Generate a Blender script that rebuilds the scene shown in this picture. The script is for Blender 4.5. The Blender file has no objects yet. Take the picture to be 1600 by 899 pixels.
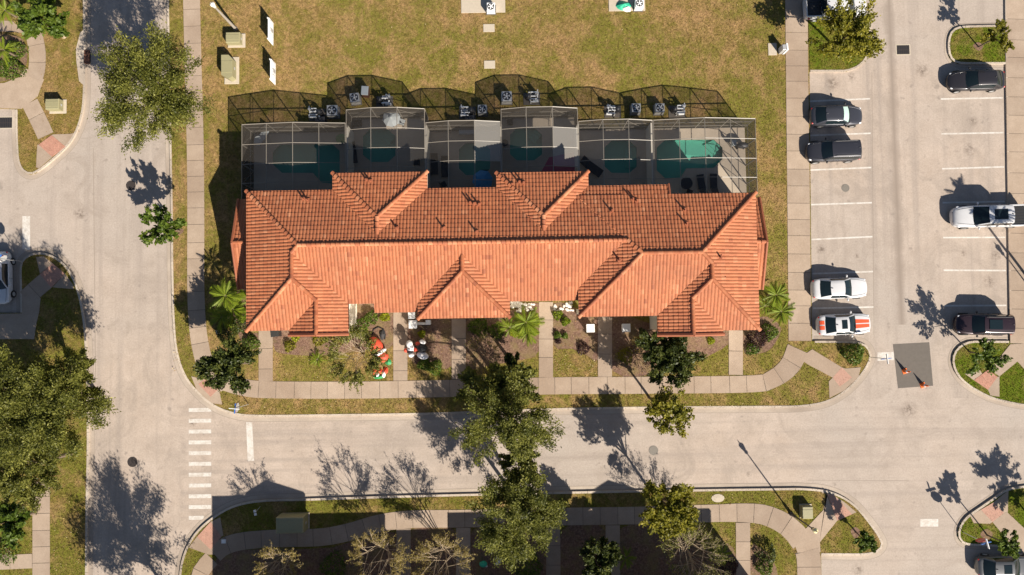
import bpy, bmesh, math, random
import numpy as np
from mathutils import Vector, Matrix
from mathutils.geometry import tessellate_polygon
scene = bpy.context.scene
C = scene.collection
random.seed(7)
PI = math.pi

# ------------------------------------------------------------------ camera, sky, sun, exposure
CAM_F, CAM_H, CAM_T, CAM_R = 1120.0, 64.0, math.atan(50 / 1120), math.radians(0.9)
cam = bpy.data.cameras.new('camera')
cam.sensor_width = 36.0
cam.lens = 36.0 * CAM_F / 1600.0
cam.clip_end = 3000.0
cam_ob = bpy.data.objects.new('camera', cam)
cam_ob.location = (0, 0, CAM_H)
cam_ob.rotation_euler = (CAM_T, 0, -CAM_R)
C.objects.link(cam_ob)
scene.camera = cam_ob

SUN_EL = math.atan(1 / 1.42)
SUN_TO = Vector((0.57 * math.cos(SUN_EL), -0.82 * math.cos(SUN_EL), math.sin(SUN_EL))).normalized()
world = bpy.data.worlds.new('World')
scene.world = world
world.use_nodes = True
wn = world.node_tree
bg = wn.nodes['Background']
sky = wn.nodes.new('ShaderNodeTexSky')
sky.sky_type = 'NISHITA'
sky.sun_disc = False
sky.sun_elevation = SUN_EL
sky.sun_rotation = math.atan2(0.57, -0.82)
sky.air_density = 0.8
sky.dust_density = 0.6
wn.links.new(sky.outputs[0], bg.inputs[0])
bg.inputs[1].default_value = 0.05
sl = bpy.data.lights.new('sun', 'SUN')
sl.energy = 5.0
sl.angle = math.radians(0.5)
sl.color = (1.0, 0.915, 0.795)
so = bpy.data.objects.new('sun', sl)
so.rotation_euler = SUN_TO.to_track_quat('Z', 'Y').to_euler()
so.location = (40, -60, 60)
C.objects.link(so)
vs = scene.view_settings
vs.view_transform = 'Standard'
vs.look = 'None'
vs.gamma = 1.0
vs.exposure = 0.86

# ------------------------------------------------------------------ where a point of the survey picture lies on the ground (or at height h)
_ct, _st, _cp, _sp = math.cos(CAM_T), math.sin(CAM_T), math.cos(CAM_R), math.sin(CAM_R)
def U(px, py, h=0.0):
    u = (px - 800) / CAM_F; v = (449.5 - py) / CAM_F
    x, y, z = u, _ct * v + _st, _st * v - _ct
    x, y = _cp * x + _sp * y, -_sp * x + _cp * y
    s = (h - CAM_H) / z
    return x * s, y * s
def UU(pts, h=0.0):
    return [U(p[0], p[1], h) for p in pts]

# ------------------------------------------------------------------ materials
MATS = {}
def nodes_of(name):
    m = bpy.data.materials.new(name); m.use_nodes = True
    nt = m.node_tree; b = nt.nodes['Principled BSDF']
    MATS[name] = m
    return m, nt, b
def N(nt, t, **kw):
    n = nt.nodes.new(t)
    for k, v in kw.items(): setattr(n, k, v)
    return n
def noise(nt, scale, detail=4.0, rough=0.6, vec=None, dist=0.0):
    n = N(nt, 'ShaderNodeTexNoise')
    n.inputs['Scale'].default_value = scale; n.inputs['Detail'].default_value = detail
    n.inputs['Roughness'].default_value = rough; n.inputs['Distortion'].default_value = dist
    if vec is not None: nt.links.new(vec, n.inputs['Vector'])
    return n.outputs['Fac']
def pos(nt, scale=None):
    g = N(nt, 'ShaderNodeNewGeometry').outputs['Position']
    if scale is None: return g
    m = N(nt, 'ShaderNodeMapping'); m.inputs['Scale'].default_value = scale
    nt.links.new(g, m.inputs['Vector']); return m.outputs[0]
def ramp(nt, fac, stops):
    r = N(nt, 'ShaderNodeValToRGB')
    e = r.color_ramp.elements
    while len(e) < len(stops): e.new(0.5)
    for i, (p, c) in enumerate(stops):
        e[i].position = p; e[i].color = (*c, 1) if len(c) == 3 else c
    nt.links.new(fac, r.inputs[0]); return r.outputs[0]
def mix(nt, fac, a, b, mode='MIX'):
    n = N(nt, 'ShaderNodeMix', data_type='RGBA', blend_type=mode)
    for sock, v in ((n.inputs[0], fac), (n.inputs[6], a), (n.inputs[7], b)):
        if hasattr(v, 'is_output'): nt.links.new(v, sock)
        elif isinstance(v, (int, float)): sock.default_value = v
        else: sock.default_value = (*v, 1)
    return n.outputs[2]
def math_(nt, op, a, b=None, clamp=False):
    n = N(nt, 'ShaderNodeMath', operation=op, use_clamp=clamp)
    for i, v in enumerate((a, b)):
        if v is None: continue
        if hasattr(v, 'is_output'): nt.links.new(v, n.inputs[i])
        else: n.inputs[i].default_value = v
    return n.outputs[0]
def bump(nt, b, h, strength=0.4, dist=0.02):
    n = N(nt, 'ShaderNodeBump'); n.inputs['Strength'].default_value = strength
    n.inputs['Distance'].default_value = dist
    nt.links.new(h, n.inputs['Height']); nt.links.new(n.outputs[0], b.inputs['Normal'])
def attr(nt, name):
    return N(nt, 'ShaderNodeAttribute', attribute_name=name).outputs['Fac']
def plain(name, col, rough=0.6, metal=0.0, var=0.12, sc=3.0, spec=None):
    m, nt, b = nodes_of(name)
    c = mix(nt, noise(nt, sc, 5, 0.65, pos(nt)), [k * (1 - var) for k in col], [min(1, k * (1 + var)) for k in col])
    nt.links.new(c, b.inputs['Base Color'])
    b.inputs['Roughness'].default_value = rough; b.inputs['Metallic'].default_value = metal
    if spec is not None: b.inputs['Specular IOR Level'].default_value = spec
    return m

def mat_concrete(name, lo, hi, stain, speck=0.5):
    m, nt, b = nodes_of(name)
    p = pos(nt)
    big = noise(nt, 0.11, 3, 0.6, p, 0.6)
    mid = noise(nt, 0.9, 5, 0.7, p)
    fine = noise(nt, 9.0, 4, 0.75, p)
    c = mix(nt, ramp(nt, mid, [(0.3, (0, 0, 0)), (0.7, (1, 1, 1))]), lo, hi)
    c = mix(nt, ramp(nt, big, [(0.45, (0, 0, 0)), (0.72, (1, 1, 1))]), c, stain)
    f = ramp(nt, fine, [(0.25, (1 - .28 * speck,) * 3), (0.75, (1 + .22 * speck,) * 3)])
    c = mix(nt, 1.0, c, f, 'MULTIPLY')
    rnd = N(nt, 'ShaderNodeObjectInfo').outputs['Random']
    c = mix(nt, 1.0, c, ramp(nt, rnd, [(0, (0.9, 0.89, 0.88)), (1, (1.06, 1.05, 1.03))]), 'MULTIPLY')
    nt.links.new(c, b.inputs['Base Color'])
    b.inputs['Roughness'].default_value = 0.85
    bump(nt, b, fine, 0.25, 0.01)
    return m

# road: pale concrete with wheel wear running along both streets
def mat_road():
    m, nt, b = nodes_of('road_concrete')
    p = pos(nt)
    mid = noise(nt, 0.5, 6, 0.7, p)
    fine = noise(nt, 7.0, 4, 0.8, p)
    c = mix(nt, ramp(nt, mid, [(0.32, (0, 0, 0)), (0.68, (1, 1, 1))]), (0.375, 0.302, 0.245), (0.465, 0.382, 0.318))
    big = noise(nt, 0.055, 3, 0.55, p, 0.8)
    c = mix(nt, ramp(nt, big, [(0.40, (0, 0, 0)), (0.70, (0.75, 0.75, 0.75))]), c, (0.36, 0.315, 0.275))
    patch = noise(nt, 0.28, 7, 0.72, p, 1.2)
    c = mix(nt, ramp(nt, patch, [(0.50, (0, 0, 0)), (0.66, (0.7, 0.7, 0.7))]), c, (0.315, 0.26, 0.215))
    # long streaks along x for the lower street and along y for the left street and the car park aisle
    sx = noise(nt, 1.0, 4, 0.6, pos(nt, (0.03, 1.1, 1)))
    sy = noise(nt, 1.0, 4, 0.6, pos(nt, (1.1, 0.03, 1)))
    sep = N(nt, 'ShaderNodeSeparateXYZ'); nt.links.new(p, sep.inputs[0])
    low = math_(nt, 'LESS_THAN', sep.outputs[1], -7.6)
    xl = math_(nt, 'GREATER_THAN', sep.outputs[0], -29.5)
    sel = math_(nt, 'MULTIPLY', low, xl)
    st = mix(nt, sel, sy, sx)
    c = mix(nt, ramp(nt, st, [(0.48, (0, 0, 0)), (0.70, (0.75, 0.75, 0.75))]), c, (0.30, 0.25, 0.212))
    f = ramp(nt, fine, [(0.25, (0.80,) * 3), (0.75, (1.16,) * 3)])
    c = mix(nt, 1.0, c, f, 'MULTIPLY')
    # oil drips down the middle of the parking aisle, and darker stall ground
    ax = math_(nt, 'ABSOLUTE', math_(nt, 'ADD', sep.outputs[0], -34.75 + 0.0))
    wob = math_(nt, 'MULTIPLY', noise(nt, 0.4, 4, 0.7, p), 1.1)
    drip = math_(nt, 'SUBTRACT', 1.0, math_(nt, 'DIVIDE', ax, wob), True)
    up = math_(nt, 'GREATER_THAN', sep.outputs[1], -1.0)
    drip = math_(nt, 'MULTIPLY', math_(nt, 'MULTIPLY', drip, up), 0.85)
    c = mix(nt, drip, c, (0.23, 0.185, 0.15))
    spots = noise(nt, 1.3, 2, 0.5, p)
    sp2 = ramp(nt, spots, [(0.66, (0, 0, 0)), (0.76, (0.7, 0.7, 0.7))])
    c = mix(nt, sp2, c, (0.24, 0.20, 0.17))
    # oil stains left in the bays and at the stop lines
    nz = noise(nt, 3.0, 5, 0.75, p)
    for (sx_, sy_, sr_) in [U(1283, 390) + (.55,), U(1339, 400) + (.3,), U(1506, 396) + (.35,), U(1556, 400) + (.6,), U(1515, 234) + (.7,), U(1300, 130) + (.8,), U(1330, 120) + (.5,), U(1290, 240) + (.6,), U(1520, 190) + (.5,), U(1545, 440) + (.7,), U(1340, 890) + (.6,), U(1420, 640) + (.9,), U(125, 335) + (.7,), U(1170, 741) + (.3,), U(300, 660) + (.5,), U(1440, 110) + (.8,)]:
        dv = N(nt, 'ShaderNodeVectorMath', operation='DISTANCE'); nt.links.new(p, dv.inputs[0]); dv.inputs[1].default_value = (sx_, sy_, 0)
        k_ = math_(nt, 'SUBTRACT', 1.0, math_(nt, 'DIVIDE', dv.outputs['Value'], sr_), True)
        k_ = math_(nt, 'MULTIPLY', k_, ramp(nt, nz, [(0.42, (0, 0, 0)), (0.58, (1, 1, 1))]))
        c = mix(nt, math_(nt, 'MULTIPLY', k_, 1.1, True), c, (0.15, 0.115, 0.09))
    # hairline cracks
    v = N(nt, 'ShaderNodeTexVoronoi', feature='DISTANCE_TO_EDGE'); v.inputs['Scale'].default_value = 0.13
    wv = N(nt, 'ShaderNodeVectorMath', operation='ADD')
    ns = N(nt, 'ShaderNodeTexNoise'); ns.inputs['Scale'].default_value = 0.7; ns.inputs['Detail'].default_value = 5
    nt.links.new(p, ns.inputs['Vector'])
    nt.links.new(p, wv.inputs[0]); nt.links.new(ns.outputs['Color'], wv.inputs[1]); nt.links.new(wv.outputs[0], v.inputs['Vector'])
    cr = ramp(nt, v.outputs['Distance'], [(0.0, (0.16, 0.16, 0.16)), (0.004, (0, 0, 0))])
    c = mix(nt, cr, c, (0.2, 0.17, 0.15))
    nt.links.new(c, b.inputs['Base Color'])
    b.inputs['Roughness'].default_value = 0.9
    bump(nt, b, fine, 0.25, 0.01)
mat_road()

def mat_grass(name, dry, olive, green, bare, gmix=0.5):
    m, nt, b = nodes_of(name)
    p = pos(nt)
    clump = noise(nt, 2.1, 5, 0.75, p, 0.6)
    fine = noise(nt, 5.0, 5, 0.85, p)
    grain = noise(nt, 11.0, 3, 0.85, p)
    mid = noise(nt, 0.6, 5, 0.72, p, 0.8)
    big = noise(nt, 0.13, 4, 0.62, p, 0.8)
    c = mix(nt, ramp(nt, clump, [(0.38, (0, 0, 0)), (0.62, (1, 1, 1))]), olive, dry)
    g = math_(nt, 'ADD', math_(nt, 'MULTIPLY', big, 0.55), math_(nt, 'MULTIPLY', mid, 0.45))
    sp = N(nt, 'ShaderNodeSeparateXYZ'); nt.links.new(p, sp.inputs[0])
    # watered front lawns and the strip by the car park stay greener than the back lawn
    front = math_(nt, 'MULTIPLY', math_(nt, 'SUBTRACT', 3.0, sp.outputs[1]), 0.05, True)
    east = math_(nt, 'MULTIPLY', math_(nt, 'SUBTRACT', sp.outputs[0], 18.0), 0.015, True)
    g = math_(nt, 'ADD', g, math_(nt, 'MULTIPLY', math_(nt, 'MAXIMUM', math_(nt, 'MINIMUM', front, 0.055), math_(nt, 'MINIMUM', east, 0.05)), 1.0))
    g = ramp(nt, g, [(0.47 - gmix * .05, (0, 0, 0)), (0.56, (1, 1, 1))])
    gg = ramp(nt, fine, [(0.35, (0.3, 0.3, 0.3)), (0.62, (1, 1, 1))])
    c = mix(nt, math_(nt, 'MULTIPLY', math_(nt, 'MULTIPLY', g, gg), gmix * 1.3, True), c, green)
    br = noise(nt, 0.35, 7, 0.78, pos(nt, (1.2, 1, 1)), 0.4)
    c = mix(nt, ramp(nt, br, [(0.48, (0, 0, 0)), (0.68, (0.85, 0.85, 0.85))]), c, bare)
    c = mix(nt, 1.0, c, ramp(nt, fine, [(0.32, (0.55,) * 3), (0.68, (1.40,) * 3)]), 'MULTIPLY')
    c = mix(nt, 1.0, c, ramp(nt, grain, [(0.30, (0.60,) * 3), (0.70, (1.36,) * 3)]), 'MULTIPLY')
    nt.links.new(c, b.inputs['Base Color'])
    b.inputs['Roughness'].default_value = 1.0
    b.inputs['Specular IOR Level'].default_value = 0.05
    h = math_(nt, 'ADD', fine, math_(nt, 'MULTIPLY', grain, 0.6))
    bump(nt, b, h, 0.7, 0.06)
mat_grass('grass_dry', (0.305, 0.20, 0.083), (0.175, 0.128, 0.036), (0.125, 0.135, 0.016), (0.365, 0.22, 0.11), 0.65)
mat_grass('grass_fresh', (0.20, 0.155, 0.035), (0.13, 0.12, 0.018), (0.090, 0.125, 0.010), (0.25, 0.165, 0.07), 1.0)
mat_grass('grass_mid', (0.25, 0.165, 0.06), (0.155, 0.12, 0.028), (0.115, 0.13, 0.016), (0.33, 0.205, 0.10), 0.7)

mat_concrete('sidewalk_concrete', (0.33, 0.252, 0.188), (0.405, 0.318, 0.245), (0.28, 0.205, 0.15))
mat_concrete('kerb_concrete', (0.46, 0.39, 0.315), (0.57, 0.49, 0.41), (0.33, 0.275, 0.225))
mat_concrete('gutter_concrete', (0.37, 0.305, 0.25), (0.46, 0.39, 0.32), (0.27, 0.22, 0.18))
mat_concrete('patio_concrete', (0.46, 0.385, 0.30), (0.54, 0.455, 0.36), (0.40, 0.33, 0.26), 0.3)
plain('joint_dark', (0.13, 0.105, 0.085), 0.95)
plain('seam', (0.27, 0.225, 0.185), 0.95)
def mat_paint_worn():
    m, nt, b = nodes_of('painted_white')
    p = pos(nt); n1 = noise(nt, 3.5, 6, 0.8, p); n2 = noise(nt, 0.7, 3, 0.6, p)
    w = math_(nt, 'ADD', math_(nt, 'MULTIPLY', n1, 0.7), math_(nt, 'MULTIPLY', n2, 0.3))
    c = mix(nt, ramp(nt, w, [(0.45, (0, 0, 0)), (0.62, (0.9, 0.9, 0.9))]), (0.60, 0.57, 0.525), (0.42, 0.36, 0.30))
    nt.links.new(c, b.inputs['Base Color']); b.inputs['Roughness'].default_value = 0.7
mat_paint_worn()
plain('asphalt_patch', (0.125, 0.108, 0.092), 0.9, 0, 0.22, 3)
plain('stucco', (0.74, 0.68, 0.58), 0.9, 0, 0.08, 2)
plain('trim_white', (0.50, 0.40, 0.31), 0.6, 0, 0.05, 4)
plain('soffit', (0.62, 0.56, 0.47), 0.8, 0, 0.05, 4)
plain('frame_white', (0.23, 0.205, 0.172), 0.45, 0, 0.05, 6)
plain('metal_grey', (0.50, 0.50, 0.50), 0.45, 0.4, 0.15, 9)
plain('metal_dark', (0.055, 0.055, 0.06), 0.5, 0.3, 0.25, 9)
plain('iron', (0.055, 0.045, 0.042), 0.7, 0.4, 0.35, 14)
plain('iron_worn', (0.20, 0.18, 0.155), 0.75, 0.2, 0.3, 14)
plain('rust', (0.13, 0.055, 0.035), 0.85, 0.1, 0.35, 12)
plain('pole_tan', (0.30, 0.265, 0.225), 0.6, 0, 0.15, 9)
plain('box_green', (0.285, 0.26, 0.145), 0.55, 0, 0.12, 5)
plain('box_green_dark', (0.17, 0.18, 0.10), 0.55, 0, 0.12, 5)
plain('pad_pale', (0.46, 0.395, 0.31), 0.9, 0, 0.15, 4)
plain('plastic_white', (0.80, 0.80, 0.79), 0.45, 0, 0.06, 8)
plain('plastic_black', (0.02, 0.02, 0.022), 0.5)
plain('rubber', (0.022, 0.021, 0.02), 0.85)
plain('blue_sign', (0.03, 0.13, 0.42), 0.4)
plain('red_sign', (0.50, 0.03, 0.025), 0.4)
plain('red_cloth', (0.62, 0.075, 0.035), 0.6, 0, 0.15, 3)
plain('green_cloth', (0.03, 0.25, 0.08), 0.6)
plain('teal_cloth', (0.03, 0.42, 0.25), 0.6)
plain('white_cloth', (0.80, 0.78, 0.78), 0.7, 0, 0.06, 3)
plain('black_cloth', (0.012, 0.012, 0.014), 0.7)
plain('blue_cloth', (0.05, 0.30, 0.62), 0.6)
plain('grey_cloth', (0.42, 0.45, 0.46), 0.7)
plain('dark_cloth', (0.035, 0.033, 0.035), 0.8)
plain('pink_mat', (0.42, 0.09, 0.15), 0.8)
plain('cone_orange', (0.75, 0.16, 0.03), 0.5)
plain('pool_plaster', (0.36, 0.56, 0.48), 0.6, 0, 0.08, 2)
plain('bark', (0.15, 0.11, 0.075), 0.95, 0, 0.35, 7)
plain('bark_pale', (0.36, 0.28, 0.19), 0.9, 0, 0.3, 7)
plain('stone_white', (0.70, 0.66, 0.60), 0.85, 0, 0.2, 5)
plain('lens_yellow', (0.75, 0.66, 0.36), 0.4)
plain('underlay', (0.10, 0.045, 0.025), 0.95)
plain('window_glass', (0.02, 0.03, 0.035), 0.05)
plain('door_wood', (0.16, 0.075, 0.04), 0.6)

def mat_mulch():
    m, nt, b = nodes_of('mulch')
    p = pos(nt)
    f = noise(nt, 6.0, 5, 0.8, p); g = noise(nt, 0.8, 4, 0.65, p)
    c = ramp(nt, f, [(0.3, (0.06, 0.035, 0.025)), (0.5, (0.17, 0.095, 0.065)), (0.68, (0.28, 0.19, 0.13))])
    c = mix(nt, ramp(nt, g, [(0.45, (0, 0, 0)), (0.65, (0.7, 0.7, 0.7))]), c, (0.20, 0.15, 0.06))
    nt.links.new(c, b.inputs['Base Color']); b.inputs['Roughness'].default_value = 1
    bump(nt, b, f, 0.9, 0.06)
mat_mulch()

def mat_pavers():
    m, nt, b = nodes_of('red_pavers')
    mp = N(nt, 'ShaderNodeMapping'); mp.inputs['Rotation'].default_value = (0, 0, math.radians(42))
    nt.links.new(pos(nt), mp.inputs['Vector'])
    br = N(nt, 'ShaderNodeTexBrick'); nt.links.new(mp.outputs[0], br.inputs['Vector'])
    br.inputs['Scale'].default_value = 2.2
    br.inputs['Color1'].default_value = (0.40, 0.17, 0.115, 1); br.inputs['Color2'].default_value = (0.46, 0.22, 0.15, 1)
    br.inputs['Mortar'].default_value = (0.30, 0.15, 0.11, 1)
    c = mix(nt, 1.0, br.outputs[0], ramp(nt, noise(nt, 2.5, 5, 0.7, pos(nt)), [(0.3, (0.8, 0.8, 0.8)), (0.7, (1.2, 1.2, 1.2))]), 'MULTIPLY')
    rnd = N(nt, 'ShaderNodeObjectInfo').outputs['Random']
    c = mix(nt, math_(nt, 'MULTIPLY', rnd, 0.55), c, (0.42, 0.29, 0.23))
    nt.links.new(c, b.inputs['Base Color']); b.inputs['Roughness'].default_value = 0.9
mat_pavers()

def mat_tile():
    m, nt, b = nodes_of('clay_tile')
    t = attr(nt, 'tint')
    c = ramp(nt, t, [(0.0, (0.29, 0.090, 0.040)), (0.3, (0.375, 0.120, 0.050)), (0.75, (0.42, 0.148, 0.064)), (1.0, (0.50, 0.21, 0.105))])
    p = pos(nt)
    c = mix(nt, 1.0, c, ramp(nt, noise(nt, 0.35, 4, 0.65, p), [(0.3, (0.84, 0.84, 0.86)), (0.7, (1.10, 1.09, 1.06))]), 'MULTIPLY')
    st = noise(nt, 1.0, 5, 0.7, pos(nt, (1.6, 0.22, 0.22)))
    c = mix(nt, ramp(nt, st, [(0.55, (0, 0, 0)), (0.75, (0.5, 0.5, 0.5))]), c, (0.22, 0.085, 0.045))
    c = mix(nt, 1.0, c, ramp(nt, noise(nt, 11, 3, 0.7, p), [(0.3, (0.86, 0.86, 0.86)), (0.7, (1.12, 1.12, 1.12))]), 'MULTIPLY')
    nt.links.new(c, b.inputs['Base Color']); b.inputs['Roughness'].default_value = 0.75
mat_tile()

def mat_leaf(name, a, bcol, ccol, gloss=0.5, trans=0.3):
    m, nt, b = nodes_of(name)
    c = ramp(nt, attr(nt, 'tint'), [(0.0, a), (0.55, bcol), (1.0, ccol)])
    nt.links.new(c, b.inputs['Base Color'])
    b.inputs['Roughness'].default_value = 0.62 - 0.3 * gloss
    b.inputs['Specular IOR Level'].default_value = 0.5 * gloss
    tr = N(nt, 'ShaderNodeBsdfTranslucent')
    nt.links.new(mix(nt, 1.0, c, (1.25, 1.3, 0.5), 'MULTIPLY'), tr.inputs[0])
    ms = N(nt, 'ShaderNodeMixShader'); ms.inputs[0].default_value = trans
    nt.links.new(b.outputs[0], ms.inputs[1]); nt.links.new(tr.outputs[0], ms.inputs[2])
    nt.links.new(ms.outputs[0], nt.nodes['Material Output'].inputs[0])
mat_leaf('leaf_oak', (0.048, 0.058, 0.010), (0.145, 0.148, 0.026), (0.33, 0.32, 0.075), 0.4)
mat_leaf('leaf_magnolia', (0.018, 0.028, 0.006), (0.052, 0.066, 0.011), (0.16, 0.165, 0.035), 0.45, 0.15)
mat_leaf('leaf_yellow', (0.085, 0.090, 0.008), (0.19, 0.175, 0.016), (0.33, 0.28, 0.04), 0.4)
mat_leaf('leaf_crape', (0.17, 0.13, 0.045), (0.26, 0.20, 0.06), (0.36, 0.29, 0.12), 0.25)
mat_leaf('leaf_green', (0.040, 0.070, 0.008), (0.090, 0.135, 0.014), (0.18, 0.22, 0.03), 0.5)
mat_leaf('leaf_palm', (0.07, 0.115, 0.008), (0.16, 0.215, 0.016), (0.30, 0.32, 0.03), 0.45)
mat_leaf('leaf_lime', (0.14, 0.17, 0.008), (0.24, 0.26, 0.012), (0.38, 0.36, 0.03), 0.4)
mat_leaf('leaf_purple', (0.03, 0.016, 0.018), (0.065, 0.03, 0.03), (0.10, 0.06, 0.04), 0.4)
mat_leaf('leaf_litter', (0.20, 0.11, 0.04), (0.33, 0.21, 0.08), (0.50, 0.40, 0.22), 0.2, 0.1)

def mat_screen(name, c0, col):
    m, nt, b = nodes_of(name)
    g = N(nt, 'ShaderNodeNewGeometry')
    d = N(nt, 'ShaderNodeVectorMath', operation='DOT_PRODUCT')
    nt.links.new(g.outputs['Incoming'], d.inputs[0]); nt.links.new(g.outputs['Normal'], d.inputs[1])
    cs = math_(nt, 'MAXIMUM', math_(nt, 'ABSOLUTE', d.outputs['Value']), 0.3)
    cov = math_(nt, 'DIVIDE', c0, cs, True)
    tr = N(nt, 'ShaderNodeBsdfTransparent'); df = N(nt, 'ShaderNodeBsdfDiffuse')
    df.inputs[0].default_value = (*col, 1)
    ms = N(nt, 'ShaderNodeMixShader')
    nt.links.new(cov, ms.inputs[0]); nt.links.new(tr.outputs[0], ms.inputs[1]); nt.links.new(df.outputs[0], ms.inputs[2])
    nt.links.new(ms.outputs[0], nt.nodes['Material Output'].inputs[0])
mat_screen('insect_screen', 0.265, (0.07, 0.062, 0.054))
mat_screen('insect_screen_dark', 0.20, (0.06, 0.055, 0.05))
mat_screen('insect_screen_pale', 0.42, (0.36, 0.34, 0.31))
def mat_water():
    m, nt, b = nodes_of('pool_water')
    tr = N(nt, 'ShaderNodeBsdfTransparent'); tr.inputs[0].default_value = (0.50, 0.79, 0.73, 1)
    gl = N(nt, 'ShaderNodeBsdfGlossy'); gl.inputs['Roughness'].default_value = 0.03
    bp = N(nt, 'ShaderNodeBump'); bp.inputs['Strength'].default_value = 0.15; bp.inputs['Distance'].default_value = 0.03
    nt.links.new(noise(nt, 2.2, 3, 0.5, pos(nt)), bp.inputs['Height'])
    nt.links.new(bp.outputs[0], gl.inputs['Normal'])
    ms = N(nt, 'ShaderNodeMixShader')
    ms.inputs[0].default_value = 0.04; nt.links.new(tr.outputs[0], ms.inputs[1]); nt.links.new(gl.outputs[0], ms.inputs[2])
    nt.links.new(ms.outputs[0], nt.nodes['Material Output'].inputs[0])
mat_water()
def mat_paint(name, col, metal=0.0, rough=0.28):
    m, nt, b = nodes_of(name)
    c = mix(nt, noise(nt, 2.0, 4, 0.6, pos(nt)), [k * 0.93 for k in col], [min(1, k * 1.07) for k in col])
    nt.links.new(c, b.inputs['Base Color'])
    b.inputs['Metallic'].default_value = metal; b.inputs['Roughness'].default_value = rough
    b.inputs['Coat Weight'].default_value = 0.6; b.inputs['Coat Roughness'].default_value = 0.06
mat_paint('paint_white', (0.56, 0.56, 0.57))
mat_paint('paint_charcoal', (0.036, 0.037, 0.047), 0.35, 0.38)
mat_paint('paint_grey', (0.055, 0.057, 0.070), 0.4, 0.36)
mat_paint('paint_black', (0.028, 0.026, 0.031), 0.3, 0.38)
mat_paint('paint_maroon', (0.030, 0.017, 0.023), 0.35, 0.34)
mat_paint('paint_silver', (0.14, 0.143, 0.147), 0.5, 0.34)
mat_paint('paint_red', (0.75, 0.10, 0.035))
m, nt, b = nodes_of('car_glass'); b.inputs['Base Color'].default_value = (0.010, 0.018, 0.022, 1); b.inputs['Roughness'].default_value = 0.06
m, nt, b = nodes_of('sun_shade'); b.inputs['Base Color'].default_value = (0.42, 0.58, 0.52, 1); b.inputs['Roughness'].default_value = 0.25
plain('lamp_red', (0.42, 0.015, 0.02), 0.3)
plain('lamp_clear', (0.62, 0.63, 0.66), 0.2)
plain('chrome', (0.6, 0.6, 0.62), 0.2, 0.9)

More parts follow.
